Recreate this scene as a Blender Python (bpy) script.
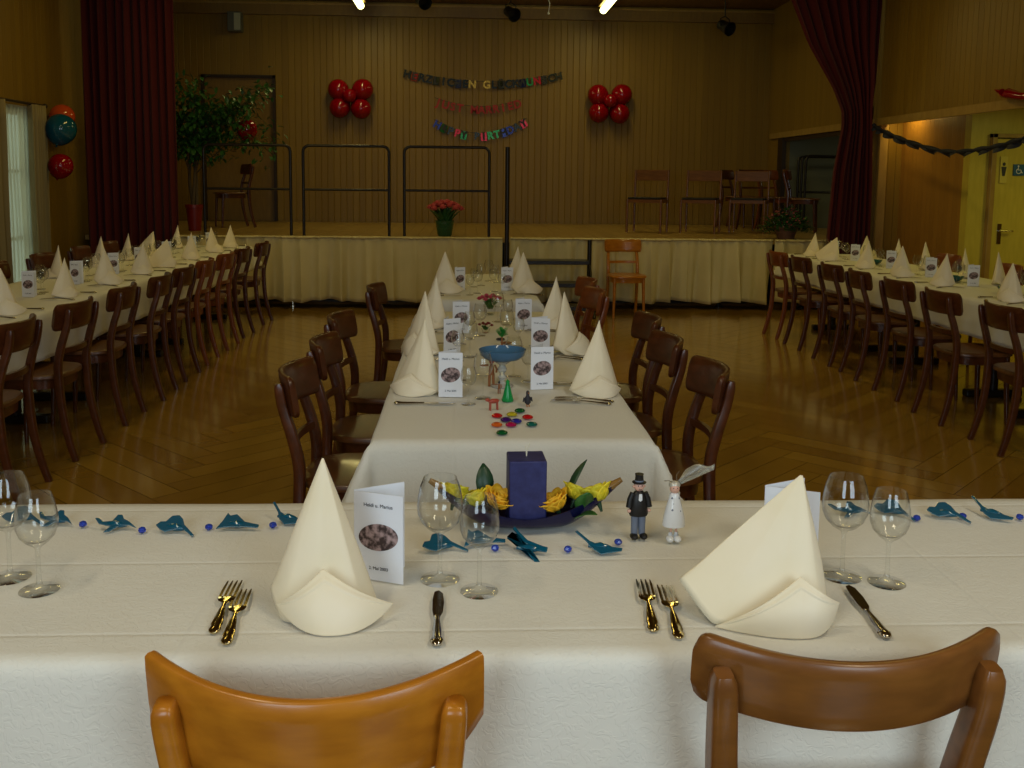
import bpy, math, random
from mathutils import Vector, Matrix, Euler
random.seed(7)
PI = math.pi
S = bpy.context.scene
for o in list(bpy.data.objects): bpy.data.objects.remove(o)
COL = S.collection

# ------------------------------------------------------------------ camera
YAW, PITCH, ROLL = math.radians(2.8), math.radians(6.5), math.radians(0.6)
FPX = 960.0
cam_d = bpy.data.cameras.new('camera'); cam = bpy.data.objects.new('camera', cam_d); COL.objects.link(cam)
f = Vector((math.sin(YAW)*math.cos(PITCH), math.cos(YAW)*math.cos(PITCH), -math.sin(PITCH)))
r0 = Vector((math.cos(YAW), -math.sin(YAW), 0)); u0 = r0.cross(f)
rr = r0*math.cos(ROLL) + u0*math.sin(ROLL); uu = rr.cross(f)
cam.matrix_world = Matrix(((rr.x, uu.x, -f.x, 0), (rr.y, uu.y, -f.y, 0), (rr.z, uu.z, -f.z, 1.5), (0, 0, 0, 1)))
cam_d.sensor_width = 36; cam_d.lens = FPX/1024*36
cam_d.shift_y = -(384-(178+FPX*math.tan(PITCH)))/1024
cam_d.clip_start = .05
S.camera = cam

# ------------------------------------------------------------------ world, colour management
w = bpy.data.worlds.new('world'); S.world = w; w.use_nodes = True
w.node_tree.nodes['Background'].inputs[0].default_value = (.62, .80, .62, 1)
w.node_tree.nodes['Background'].inputs[1].default_value = .7
S.view_settings.view_transform = 'Standard'; S.view_settings.look = 'None'
S.view_settings.gamma = 1; S.view_settings.use_curve_mapping = False
S.view_settings.exposure = 0.14

def area(name, loc, rot, sx, sy, power, color):
    d = bpy.data.lights.new(name, 'AREA'); d.shape = 'RECTANGLE'; d.size = sx; d.size_y = sy
    d.energy = power; d.color = color
    o = bpy.data.objects.new(name, d); COL.objects.link(o); o.location = loc; o.rotation_euler = rot
    return o
WARM = (1, .77, .21)
# stand-in for the camera flash, set in two added windows behind the camera
for x in (-1.15, 1.35):
    area('window_daylight', (x, -1.14, 1.85), (PI/2, 0, 0), 1.2, 1.5, 30, (.70, .86, 1.0))
# ceiling lamps of the hall
for x in (-2.2, 2.4):
    for y, e in ((.6, 27), (5.2, 8), (8.9, 18)):
        area('ceiling_lamp_light', (x*(.7 if y < 2 else 1), y, 3.9), (0, 0, 0), .25, 1.5, e, (1, .86, .60) if y < 2 else WARM)
# stage lamps are emitting tubes, built below; these carry their downward light
for x in (-1.48, 1.93):
    area('stage_lamp_light', (x, 12.9, 3.76), (0, 0, 0), .12, 1.3, 10, (1, .82, .30))
area('alcove_lamp_light', (4.79, 10.45, 2.28), (0, 0, 0), .12, .3, 2.6, (1, .74, .22))
area('corridor_lamp_light', (5.9, 7.6, 2.28), (0, 0, 0), .3, .9, 11, (1, .90, .14))
area('storage_lamp_light', (5.6, 12.6, 2.36), (0, 0, 0), .1, .5, 2.0, (.9, .9, .55))  # added fill that lifts the dark niche, no lamp known there

# ------------------------------------------------------------------ helpers
class MB:
    def __init__(s): s.v = []; s.f = []; s.m = []; s.mi = 0
    def add(s, vs, fs):
        b = len(s.v); s.v += [tuple(v) for v in vs]
        for q in fs: s.f.append(tuple(b+i for i in q)); s.m.append(s.mi)
    def box(s, x0, x1, y0, y1, z0, z1, M=None):
        vs = [Vector((x, y, z)) for z in (z0, z1) for y in (y0, y1) for x in (x0, x1)]
        if M: vs = [M @ v for v in vs]
        s.add(vs, [(0, 2, 3, 1), (4, 5, 7, 6), (0, 1, 5, 4), (2, 6, 7, 3), (0, 4, 6, 2), (1, 3, 7, 5)])
    def rings(s, R, caps=True, closed=False):
        n = len(R[0]); vs = [p for r in R for p in r]; fs = []
        K = len(R)
        for i in range(K if closed else K-1):
            a = i*n; b = ((i+1) % K)*n
            for j in range(n): k = (j+1) % n; fs.append((a+j, a+k, b+k, b+j))
        if caps and not closed: fs.append(tuple(range(n-1, -1, -1))); fs.append(tuple((K-1)*n+i for i in range(n)))
        s.add(vs, fs)
    def tube(s, pts, r, n=10, sq=None, caps=True, closed=False):
        pts = [Vector(p) for p in pts]; K = len(pts)
        if not hasattr(r, '__len__'): r = [r]*K
        R = []; ref = None
        for i, p in enumerate(pts):
            if closed: t = pts[(i+1) % K]-pts[i-1]
            else: t = pts[min(i+1, K-1)]-pts[max(i-1, 0)]
            t.normalize()
            if ref is None: ref = Vector((1, 0, 0)) if abs(t.x) < .8 else Vector((0, 1, 0))
            a = (ref - t*ref.dot(t)).normalized(); b = t.cross(a); ref = a
            ring = []
            for j in range(n):
                th = 2*PI*(j+.5)/n; c, d = math.cos(th), math.sin(th)
                if sq: 
                    e = .45; c = math.copysign(abs(c)**e, c)*sq[0]; d = math.copysign(abs(d)**e, d)*sq[1]
                ring.append(p + (a*c + b*d)*r[i])
            R.append(ring)
        s.rings(R, caps, closed)
    def lathe(s, prof, n=24, c=(0, 0, 0), M=None, sx=1, sy=1):
        R = []
        for (r, z) in prof:
            ring = [Vector((c[0]+sx*r*math.cos(2*PI*j/n), c[1]+sy*r*math.sin(2*PI*j/n), c[2]+z)) for j in range(n)]
            if M: ring = [M @ p for p in ring]
            R.append(ring)
        s.rings(R)
    def ball(s, c, rx, ry=None, rz=None, n=14, M=None):
        ry = ry or rx; rz = rz or rx
        R = []
        for i in range(1, n):
            a = PI*i/n
            ring = [Vector((c[0]+rx*math.sin(a)*math.cos(2*PI*j/n), c[1]+ry*math.sin(a)*math.sin(2*PI*j/n), c[2]-rz*math.cos(a))) for j in range(n)]
            if M: ring = [M @ p for p in ring]
            R.append(ring)
        s.rings(R)
    def prism(s, poly, z0, z1, M=None):
        n = len(poly)
        vs = [Vector((x, y, z0)) for x, y in poly]+[Vector((x, y, z1)) for x, y in poly]
        if M: vs = [M @ v for v in vs]
        s.add(vs, [tuple(range(n-1, -1, -1)), tuple(range(n, 2*n))]+[(i, (i+1) % n, n+(i+1) % n, n+i) for i in range(n)])
    def grid(s, fn, nu, nv):
        vs = [fn(i/nu, j/nv) for j in range(nv+1) for i in range(nu+1)]
        s.add(vs, [(j*(nu+1)+i, j*(nu+1)+i+1, (j+1)*(nu+1)+i+1, (j+1)*(nu+1)+i) for j in range(nv) for i in range(nu)])
    def build(s, name, mats, parent=None, smooth=True, bevel=0, solid=0, sub=0, loc=None, angle=50):
        me = bpy.data.meshes.new(name); me.from_pydata(s.v, [], s.f)
        if not isinstance(mats, (list, tuple)): mats = [mats]
        for m in mats: me.materials.append(m)
        me.polygons.foreach_set('material_index', s.m)
        me.validate(); me.update()
        if smooth:
            me.polygons.foreach_set('use_smooth', [True]*len(me.polygons))
            me.set_sharp_from_angle(angle=math.radians(angle))
        o = bpy.data.objects.new(name, me); COL.objects.link(o)
        if parent: o.parent = parent
        if loc: o.location = loc
        if solid:
            m = o.modifiers.new('solid', 'SOLIDIFY'); m.thickness = solid; m.offset = 0
        if bevel:
            m = o.modifiers.new('bevel', 'BEVEL'); m.width = bevel; m.segments = 2; m.limit_method = 'ANGLE'; m.angle_limit = math.radians(40)
        if sub:
            m = o.modifiers.new('sub', 'SUBSURF'); m.levels = sub; m.render_levels = sub
        return o

def thing(name, loc=(0, 0, 0), rz=0, label=None, cat=None, group=None):
    o = bpy.data.objects.new(name, None); COL.objects.link(o); o.empty_display_size = .1
    o.location = loc; o.rotation_euler = (0, 0, rz); tag(o, label, cat, group); return o
def tag(o, label=None, cat=None, group=None, kind=None):
    if label: o['label'] = label
    if cat: o['category'] = cat
    if group: o['group'] = group
    if kind: o['kind'] = kind
    return o
def struct(o): o['kind'] = 'structure'; return o
KIDS = {}
def kids(o):
    return [c for c in bpy.data.objects if c.parent is o]
def freeze(root):           # remember the tree of a thing once, for copying
    KIDS[root.name] = [(c, [g for g in kids(c)]) for c in kids(root)]
    return root
def dup(root, loc, rz=None, label=None, group=None, cat=None):
    r = root.copy(); COL.objects.link(r); r.location = loc
    if rz is not None: r.rotation_euler = (0, 0, rz)
    for c, gs in KIDS[root.name]:
        k = c.copy(); COL.objects.link(k); k.parent = r
        for g in gs:
            d = g.copy(); COL.objects.link(d); d.parent = k
    tag(r, label, cat, group); return r
class Kind:                 # first placement moves the prototype itself, later ones copy it
    def __init__(s, maker): s.maker = maker; s.p = None
    def put(s, loc, rz, label, cat, group=None):
        if s.p is None:
            s.p = s.maker(); freeze(s.p); s.p.location = loc; s.p.rotation_euler = (0, 0, rz)
            tag(s.p, label, cat, group); return s.p
        return dup(s.p, loc, rz, label, group, cat)
ORD = ['first', 'second', 'third', 'fourth', 'fifth', 'sixth', 'seventh', 'eighth', 'ninth', 'tenth']
NEAR = 'nearest'

# ------------------------------------------------------------------ materials
def lin(c): return tuple((x/12.92 if x <= .04045 else ((x+.055)/1.055)**2.4) for x in c)
def mat(name, col, rough=.5, metal=0, spec=.5, trans=0, ior=1.45, alpha=1, emis=None, es=0, sheen=0, coat=0):
    m = bpy.data.materials.new(name); m.use_nodes = True; nt = m.node_tree; b = nt.nodes['Principled BSDF']
    b.inputs['Base Color'].default_value = (*col, 1); b.inputs['Roughness'].default_value = rough
    b.inputs['Metallic'].default_value = metal; b.inputs['Specular IOR Level'].default_value = spec
    b.inputs['Transmission Weight'].default_value = trans; b.inputs['IOR'].default_value = ior
    b.inputs['Sheen Weight'].default_value = sheen; b.inputs['Coat Weight'].default_value = coat
    b.inputs['Coat Roughness'].default_value = .1
    if emis: b.inputs['Emission Color'].default_value = (*emis, 1); b.inputs['Emission Strength'].default_value = es
    return m
def N(m, t, **kw):
    n = m.node_tree.nodes.new(t)
    for k, v in kw.items(): setattr(n, k, v)
    return n
def L(m, a, b): m.node_tree.links.new(a, b)
def mathn(m, op, a, b=None, c=None):
    n = N(m, 'ShaderNodeMath', operation=op)
    for i, x in enumerate((a, b, c)):
        if x is None: continue
        if hasattr(x, 'is_linked'): L(m, x, n.inputs[i])
        else: n.inputs[i].default_value = x
    return n.outputs[0]
def varied(m, c1, c2, scale=(1, 1, 1), nscale=5, detail=4, coord='Object', bump=0, rough=None, bdist=.01):
    b = m.node_tree.nodes['Principled BSDF']
    tc = N(m, 'ShaderNodeTexCoord'); mp = N(m, 'ShaderNodeMapping'); mp.inputs['Scale'].default_value = scale
    L(m, tc.outputs[coord], mp.inputs[0])
    no = N(m, 'ShaderNodeTexNoise'); no.inputs['Scale'].default_value = nscale; no.inputs['Detail'].default_value = detail
    L(m, mp.outputs[0], no.inputs['Vector'])
    cr = N(m, 'ShaderNodeValToRGB'); cr.color_ramp.elements[0].position = .3; cr.color_ramp.elements[1].position = .7
    cr.color_ramp.elements[0].color = (*c1, 1); cr.color_ramp.elements[1].color = (*c2, 1)
    L(m, no.outputs['Fac'], cr.inputs[0]); L(m, cr.outputs[0], b.inputs['Base Color'])
    if bump:
        bp = N(m, 'ShaderNodeBump'); bp.inputs['Strength'].default_value = bump; bp.inputs['Distance'].default_value = bdist
        L(m, no.outputs['Fac'], bp.inputs['Height']); L(m, bp.outputs[0], b.inputs['Normal'])
    return m
def planks(name, axis, width, c1, c2, rough=.45):
    m = mat(name, c1, rough); b = m.node_tree.nodes['Principled BSDF']
    g = N(m, 'ShaderNodeNewGeometry'); sp = N(m, 'ShaderNodeSeparateXYZ'); L(m, g.outputs['Position'], sp.inputs[0])
    a = mathn(m, 'DIVIDE', sp.outputs[axis], width); fl = mathn(m, 'FLOOR', a); fr = mathn(m, 'FRACT', a)
    wn = N(m, 'ShaderNodeTexWhiteNoise', noise_dimensions='1D'); L(m, fl, wn.inputs['W'])
    mp = N(m, 'ShaderNodeMapping'); mp.inputs['Scale'].default_value = (14, 14, .7); L(m, g.outputs['Position'], mp.inputs[0])
    no = N(m, 'ShaderNodeTexNoise'); no.inputs['Scale'].default_value = 2.2; no.inputs['Detail'].default_value = 5; L(m, mp.outputs[0], no.inputs['Vector'])
    k = mathn(m, 'ADD', mathn(m, 'MULTIPLY', wn.outputs['Value'], .6), mathn(m, 'MULTIPLY', no.outputs['Fac'], .5))
    cr = N(m, 'ShaderNodeValToRGB'); cr.color_ramp.elements[0].color = (*c1, 1); cr.color_ramp.elements[1].color = (*c2, 1)
    L(m, k, cr.inputs[0]); L(m, cr.outputs[0], b.inputs['Base Color'])
    e = mathn(m, 'ABSOLUTE', mathn(m, 'SUBTRACT', fr, .5))
    h = mathn(m, 'MINIMUM', mathn(m, 'MULTIPLY', mathn(m, 'SUBTRACT', .5, e), 16), 1)
    bp = N(m, 'ShaderNodeBump'); bp.inputs['Strength'].default_value = .9; bp.inputs['Distance'].default_value = .0065
    L(m, h, bp.inputs['Height']); L(m, bp.outputs[0], b.inputs['Normal'])
    return m
WALL1, WALL2 = (.200, .112, .010), (.27, .158, .015)
M_wx = planks('plank wall along x', 'X', .094, WALL1, WALL2)
M_wy = planks('plank wall along y', 'Y', .094, WALL1, WALL2)
M_lightplank = planks('light plank', 'Y', .094, (.30, .145, .02), (.38, .19, .03))
M_ceil = planks('ceiling boards', 'X', .12, (.16, .085, .02), (.20, .11, .03))
M_trim = varied(mat('trim wood', (.3, .18, .04), .4), (.30, .18, .045), (.38, .24, .06), (3, 3, 1))
M_darktrim = mat('dark frame', (.03, .016, .008), .5)
M_doorwood = varied(mat('door wood', (.4, .3, .06), .4), (.50, .40, .055), (.58, .47, .07), (6, 6, 1))
M_stdoor = varied(mat('stage door wood', (.2, .11, .03), .4), (.19, .11, .025), (.24, .14, .03), (6, 6, 1))
M_darkred = mat('red velvet', (.070, .0006, .002), .85, sheen=.05)
M_cream = varied(mat('cream skirt', (.6, .5, .25), .7), (.60, .52, .27), (.68, .58, .31), (1, 1, 1), 3, bump=.1)
M_metal_dark = mat('dark rail steel', (.02, .015, .012), .35, .3)
M_black = mat('black', (.008, .007, .007), .45)

def cloth_material():
    m = mat('damask cloth', (.76, .74, .655), .62, sheen=.2, spec=.3); b = m.node_tree.nodes['Principled BSDF']
    g = N(m, 'ShaderNodeNewGeometry'); sp = N(m, 'ShaderNodeSeparateXYZ'); L(m, g.outputs['Position'], sp.inputs[0])
    vo = N(m, 'ShaderNodeTexNoise'); vo.inputs['Scale'].default_value = 48; vo.inputs['Distortion'].default_value = 2.2; vo.inputs['Detail'].default_value = 1
    L(m, g.outputs['Position'], vo.inputs['Vector'])
    cr = N(m, 'ShaderNodeValToRGB'); cr.color_ramp.elements[0].position = .47; cr.color_ramp.elements[1].position = .53
    L(m, vo.outputs['Fac'], cr.inputs[0])
    hgt = mathn(m, 'MULTIPLY', cr.outputs[0], .13)
    n2 = N(m, 'ShaderNodeTexNoise'); n2.inputs['Scale'].default_value = 6; n2.inputs['Detail'].default_value = 3
    L(m, g.outputs['Position'], n2.inputs['Vector'])
    hgt = mathn(m, 'ADD', hgt, mathn(m, 'MULTIPLY', n2.outputs['Fac'], 1.6))
    def crease(axis, p, wd=.005, amp=.55):
        q = mathn(m, 'DIVIDE', mathn(m, 'SUBTRACT', sp.outputs[axis], p), wd)
        q = mathn(m, 'MULTIPLY', mathn(m, 'MULTIPLY', q, q), -1)
        return mathn(m, 'MULTIPLY', mathn(m, 'EXPONENT', q), -amp)
    for ax, p in (('Y', 1.83), ('Y', 1.535), ('Y', 2.13), ('X', -.46), ('X', -.03), ('X', .93), ('X', -1.2)):
        hgt = mathn(m, 'ADD', hgt, crease(ax, p))
    bp = N(m, 'ShaderNodeBump'); bp.inputs['Strength'].default_value = .7; bp.inputs['Distance'].default_value = .003
    L(m, hgt, bp.inputs['Height']); L(m, bp.outputs[0], b.inputs['Normal'])
    return m
M_cloth = cloth_material()
M_napkin = varied(mat('satin napkin', (.84, .75, .58), .48, sheen=.15), (.87, .765, .53), (.92, .82, .62), nscale=7, bump=.15, bdist=.008)
def wood(name, c1, c2, rough=.3):
    return varied(mat(name, c1, rough, coat=.15), c1, c2, (2, 9, 9), 4, 5, bump=.05)
M_chair = wood('dark brown chair wood', (.060, .016, .004), (.105, .027, .007))
M_chair_or = wood('orange chair wood', (.36, .120, .008), (.50, .185, .012))
M_chair_md = wood('mid brown chair wood', (.15, .055, .012), (.23, .088, .018))
M_chair_red = wood('reddish chair wood', (.17, .040, .009), (.23, .060, .013))
M_seat = wood('chair seat ply', (.10, .036, .010), (.15, .055, .014), .35)
def thin_glass(name, tint=(.985, .99, .985)):
    m = bpy.data.materials.new(name); m.use_nodes = True; t_ = m.node_tree; t_.nodes.remove(t_.nodes['Principled BSDF'])
    lw = t_.nodes.new('ShaderNodeLayerWeight'); lw.inputs[0].default_value = .5
    pw = t_.nodes.new('ShaderNodeMath'); pw.operation = 'POWER'; t_.links.new(lw.outputs['Facing'], pw.inputs[0]); pw.inputs[1].default_value = 3.2
    fr = t_.nodes.new('ShaderNodeMath'); fr.operation = 'MULTIPLY_ADD'; t_.links.new(pw.outputs[0], fr.inputs[0]); fr.inputs[1].default_value = 1.0; fr.inputs[2].default_value = .04
    a = t_.nodes.new('ShaderNodeBsdfTransparent'); a.inputs[0].default_value = (*tint, 1)
    g = t_.nodes.new('ShaderNodeBsdfGlossy'); g.inputs['Roughness'].default_value = .01
    x = t_.nodes.new('ShaderNodeMixShader'); t_.links.new(fr.outputs[0], x.inputs[0]); t_.links.new(a.outputs[0], x.inputs[1]); t_.links.new(g.outputs[0], x.inputs[2])
    r_ = t_.nodes.new('ShaderNodeBsdfGlass'); r_.inputs['IOR'].default_value = 1.45; r_.inputs['Roughness'].default_value = 0
    y = t_.nodes.new('ShaderNodeMixShader'); y.inputs[0].default_value = 0; t_.links.new(x.outputs[0], y.inputs[1]); t_.links.new(r_.outputs[0], y.inputs[2])
    t_.links.new(y.outputs[0], t_.nodes['Material Output'].inputs[0]); return m
M_glass = thin_glass('clear glass')
M_gold = mat('gold tinted cutlery', (.56, .46, .24), .12, 1)
M_silver = mat('silver cutlery', (.52, .48, .40), .14, 1)
M_card = mat('white card', (.80, .82, .88), .55)
def print_mat():
    m = mat('printed picture', (.2, .1, .08), .55); b = m.node_tree.nodes['Principled BSDF']
    tc = N(m, 'ShaderNodeTexCoord'); no = N(m, 'ShaderNodeTexNoise'); no.inputs['Scale'].default_value = 90; no.inputs['Detail'].default_value = 3
    L(m, tc.outputs['Object'], no.inputs['Vector'])
    cr = N(m, 'ShaderNodeValToRGB'); cr.color_ramp.elements[0].position = .4; cr.color_ramp.elements[1].position = .62
    cr.color_ramp.elements[0].color = (.05, .03, .03, 1); cr.color_ramp.elements[1].color = (.42, .30, .30, 1)
    L(m, no.outputs['Fac'], cr.inputs[0]); L(m, cr.outputs[0], b.inputs['Base Color']); return m
M_print = print_mat()
M_ink = mat('ink', (.03, .03, .04), .6)
M_bird = mat('blue plexi', (.004, .11, .19), .12, trans=.3)
M_bead = mat('blue bead', (.05, .10, .60), .03, trans=.6)
M_redb = mat('red balloon', (.25, .0015, .006), .12, spec=.6)
M_blueb = mat('teal balloon', (.005, .075, .12), .12, spec=.6)
M_orb = mat('orange balloon', (.55, .07, .01), .12, spec=.6)
M_leaf = varied(mat('leaf', (.03, .12, .02), .4), (.02, .075, .012), (.05, .16, .03), nscale=30)
M_leafd = mat('dark leaf', (.015, .05, .02), .4)

# ------------------------------------------------------------------ room shell
XL, XR, YB, YF, ZC = -4.3, 4.6, 14.6, -1.25, 4.05
# herringbone parquet
def herringbone():
    l, wd = .96, .16
    V = []; F = []; C = []
    k = int(l/wd); c45 = math.cos(PI/4)
    def put(x, y, a, b):
        # clip whole planks outside hall
        P = [(x, y), (x+a, y), (x+a, y+b), (x, y+b)]
        P = [((p[0]-p[1])*c45, (p[0]+p[1])*c45+6) for p in P]
        if max(p[0] for p in P) < -4.4 or min(p[0] for p in P) > 7.2 or max(p[1] for p in P) < -2.4 or min(p[1] for p in P) > 14.7: return
        i = len(V); V.extend([(p[0], p[1], 0) for p in P]); F.append((i, i+1, i+2, i+3))
        v = random.uniform(0, 1)*.7 + (.3 if a > b else 0); C.append(v)
    R = 70
    for i in range(-R, R):
        for j in range(-14, 14):
            x = i*wd + j*2*l; y = i*wd
            put(x, y, l, wd)
            put(x+l, y+wd-l, wd, l) if False else put(x-wd+0, y, wd, l) if False else None
            put(x+l, y, wd, l)
    return V, F, C
mfl = mat('parquet', (.3, .15, .04), .22, coat=.6, spec=.8)
def floor_nodes(m):
    b = m.node_tree.nodes['Principled BSDF']
    at = N(m, 'ShaderNodeAttribute'); at.attribute_name = 'plank'
    g = N(m, 'ShaderNodeNewGeometry'); no = N(m, 'ShaderNodeTexNoise'); no.inputs['Scale'].default_value = 7; no.inputs['Detail'].default_value = 6
    L(m, g.outputs['Position'], no.inputs['Vector'])
    k = mathn(m, 'ADD', mathn(m, 'MULTIPLY', at.outputs['Fac'], .75), mathn(m, 'MULTIPLY', no.outputs['Fac'], .35))
    cr = N(m, 'ShaderNodeValToRGB'); cr.color_ramp.elements[0].color = (.28, .145, .018, 1); cr.color_ramp.elements[1].color = (.42, .245, .036, 1)
    L(m, k, cr.inputs[0]); L(m, cr.outputs[0], b.inputs['Base Color'])
    L(m, mathn(m, 'ADD', mathn(m, 'MULTIPLY', no.outputs['Fac'], .10), .13), b.inputs['Roughness'])
    bp = N(m, 'ShaderNodeBump'); bp.inputs['Strength'].default_value = .15; bp.inputs['Distance'].default_value = .004
    L(m, no.outputs['Fac'], bp.inputs['Height']); L(m, bp.outputs[0], b.inputs['Normal'])
floor_nodes(mfl)
# plain herringbone generation on integer lattice: every cell is covered once
def floor():
    wd = .15; n = 6; c45 = math.cos(PI/4)
    V = []; F = []; C = []; R = 84; done = set()
    gap = .0016
    for a in range(-R, R):
        for bb in range(-R, R):
            m_ = (a-bb) % (2*n)
            if m_ == 0: x, y, dx, dy = a, bb, n, 1
            elif m_ == n: x, y, dx, dy = a, bb-(n-1), 1, n
            else: continue
            P = [(x*wd+gap, y*wd+gap), ((x+dx)*wd-gap, y*wd+gap), ((x+dx)*wd-gap, (y+dy)*wd-gap), (x*wd+gap, (y+dy)*wd-gap)]
            P = [((p[0]-p[1])*c45+1.2, (p[0]+p[1])*c45+6.2) for p in P]
            if max(p[0] for p in P) < -4.3 or min(p[0] for p in P) > 7.1 or max(p[1] for p in P) < -2.3 or min(p[1] for p in P) > 14.6: continue
            i = len(V); V += [(p[0], p[1], 0) for p in P]; F.append((i, i+1, i+2, i+3)); C.append(random.random())
    V += [(XL-.1, YF-.1, -.003), (7.1, YF-.1, -.003), (7.1, YB+.1, -.003), (XL-.1, YB+.1, -.003)]; i = len(V)-4; F.append((i, i+1, i+2, i+3)); C.append(-1.2)
    me = bpy.data.meshes.new('floor'); me.from_pydata(V, [], F); me.materials.append(mfl)
    at = me.attributes.new('plank', 'FLOAT', 'FACE'); at.data.foreach_set('value', C)
    o = bpy.data.objects.new('floor', me); COL.objects.link(o); struct(o)
floor()
def wall(name, m, boxes, bevel=0):
    b = MB()
    for q in boxes: b.box(*q)
    return struct(b.build(name, m, smooth=False, bevel=bevel))
wall('ceiling', M_ceil, [(XL-.1, 7.1, YF-.1, YB+.1, ZC, ZC+.1)])
wall('wall_back', M_wx, [(XL-.1, -3.86, YB, YB+.1, 0, ZC), (-2.86, 6.5, YB, YB+.1, 0, ZC), (-3.86, -2.86, YB, YB+.1, 2.93, ZC), (-3.86, -2.86, YB+.06, YB+.1, 0, 2.93)])
WY0, WY1, WZ0, WZ1 = 8.35, 9.82, .25, 2.12
wall('wall_left', M_wy, [(XL-.12, XL, YF, WY0, 0, ZC), (XL-.12, XL, WY1, YB, 0, ZC), (XL-.12, XL, WY0, WY1, WZ1, ZC), (XL-.12, XL, WY0, WY1, 0, WZ0)])
wall('wall_right', M_wy, [(XR, XR+.14, YF, 5.0, 0, ZC), (XR, XR+.14, 5.0, YB, 2.15, ZC), (XR, XR+.14, 14.0, YB, 0, 2.15)])
# wall behind the camera; its two window openings are added for the flash stand-in
RW = [(-1.75, -.55), (.75, 1.95)]
wall('wall_front', M_wx, [(XL, -1.75, YF-.1, YF, 0, ZC), (-.55, .75, YF-.1, YF, 0, ZC), (1.95, XR, YF-.1, YF, 0, ZC),
      (-1.75, -.55, YF-.1, YF, 2.6, ZC), (-1.75, -.55, YF-.1, YF, 0, 1.1), (.75, 1.95, YF-.1, YF, 2.6, ZC), (.75, 1.95, YF-.1, YF, 0, 1.1)])
for i, (a, c) in enumerate(RW):
    b = MB()
    for q in ((a-.05, a+.03, 1.05, 2.65), (c-.03, c+.05, 1.05, 2.65), (a, c, 1.05, 1.12), (a, c, 2.58, 2.65), ((a+c)/2-.02, (a+c)/2+.02, 1.1, 2.6)):
        b.box(q[0], q[1], YF-.06, YF+.03, q[2], q[3])
    struct(b.build('window_%d' % (i+2), M_trim, smooth=False))  # unseen window frames, added around the lights that replace the flash
# alcove and corridor on the right
wall('wall_alcove', M_lightplank, [(4.95, 5.05, 9.42, 10.8, 0, 2.35)])
wall('wall_niche', M_wx, [(4.6, 5.05, 10.8, 10.92, 0, 2.35)])
wall('wall_corridor', M_doorwood, [(4.95, 5.14, 9.3, 9.42, 0, 2.35), (5.14, 6.12, 9.3, 9.42, 1.98, 2.35), (6.12, 7.05, 9.3, 9.42, 0, 2.35), (5.14, 6.12, 9.40, 9.42, 0, 1.98)])
wall('wall_far_right', M_wy, [(7.0, 7.1, 4.9, 10.9, 0, 2.35)])
wall('wall_corridor_end', M_wx, [(4.7, 7.1, 4.9, 5.0, 0, 2.35)])
wall('ceiling_alcove', M_trim, [(4.7, 7.1, 4.9, 10.92, 2.35, 2.42)])
wall('trim_opening', M_trim, [(4.56, 4.6, 5.0, 14.4, 2.12, 2.20), (4.66, 4.75, 10.72, 10.8, 0, 2.35)])
wall('trim_back', M_trim, [(XL, XR, YB-.10, YB, 3.985, 4.01)])
wall('trim_beam', M_stdoor, [(XL, XR, YB-.08, YB, 3.84, 3.985)])  # darker strip under the trim, across the top of the back wall
wall('trim_door_stage', M_darktrim, [(-3.90, -3.86, YB-.03, YB+.02, .82, 2.97), (-2.86, -2.82, YB-.03, YB+.02, .82, 2.97), (-3.90, -2.82, YB-.03, YB+.02, 2.93, 2.97)])
# storage niche beside the stage
M_niche = mat('grey green niche wall', (.16, .16, .10), .6)
wall('wall_storage', M_niche, [(6.3, 6.4, 10.92, 14.6, .0, 2.4), (4.74, 6.4, 14.0, 14.1, 0, 2.4), (4.74, 6.4, 10.92, 10.98, 0, 2.4)])
wall('floor_storage', M_trim, [(4.6, 6.4, 10.98, 14.0, .70, .81)])
wall('ceiling_storage', M_niche, [(4.74, 6.4, 10.92, 14.1, 2.4, 2.46)])
wall('trim_storage', M_darktrim, [(4.56, 4.62, 13.8, 14.0, .82, 2.12), (4.585, 4.6, 11.1, 13.8, 2.06, 2.12)])
wall('baseboard_left', M_trim, [(XL, XL+.02, YF, 11.0, 0, .09)])
wall('baseboard_right', M_trim, [(XR-.02, XR, YF, 5.0, 0, .09)])
# stage door
b = MB(); b.box(-3.86, -2.86, YB+.03, YB+.06, .82, 2.93)
struct(b.build('door_1', M_stdoor, smooth=False))
# corridor door
d2 = MB(); d2.box(5.20, 6.06, 9.27, 9.31, .01, 1.93)
d2 = struct(d2.build('door_2', M_doorwood, smooth=False, bevel=.003))
b = MB()
for q in ((5.14, 5.19, 0, 1.98), (6.07, 6.12, 0, 1.98), (5.14, 6.12, 1.94, 1.98)): b.box(q[0], q[1], 9.24, 9.32, q[2], q[3])
b.build('door_frame', M_trim, d2, smooth=False, bevel=.004)
b = MB(); b.box(5.255, 5.295, 9.262, 9.27, .90, 1.10); b.tube([(5.275, 9.262, 1.03), (5.275, 9.22, 1.03), (5.39, 9.22, 1.03)], .009)
b.build('door_handle', M_silver, d2)
M_signblue = mat('sign blue', (.02, .10, .22), .4); M_signyel = mat('sign yellow', (.62, .52, .10), .5); M_white = mat('white', (.8, .8, .8), .5)
s = thing('restroom_sign', (5.275, 9.262, 1.63), 0, 'narrow yellow sign with a black figure on the corridor door', 'sign')
b = MB(); b.box(-.035, .035, -.006, .006, -.13, .13); b.build('sign_plate', M_signyel, s, smooth=False)
b = MB(); b.ball((0, -.008, .055), .016, .003, .018, 10); b.prism([(-.012, -.06), (.012, -.06), (.026, .03), (-.026, .03)], 0, .004, Matrix.Translation((0, -.006, 0)) @ Matrix.Rotation(PI/2, 4, 'X'))
b.build('figure', M_ink, s)
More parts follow.
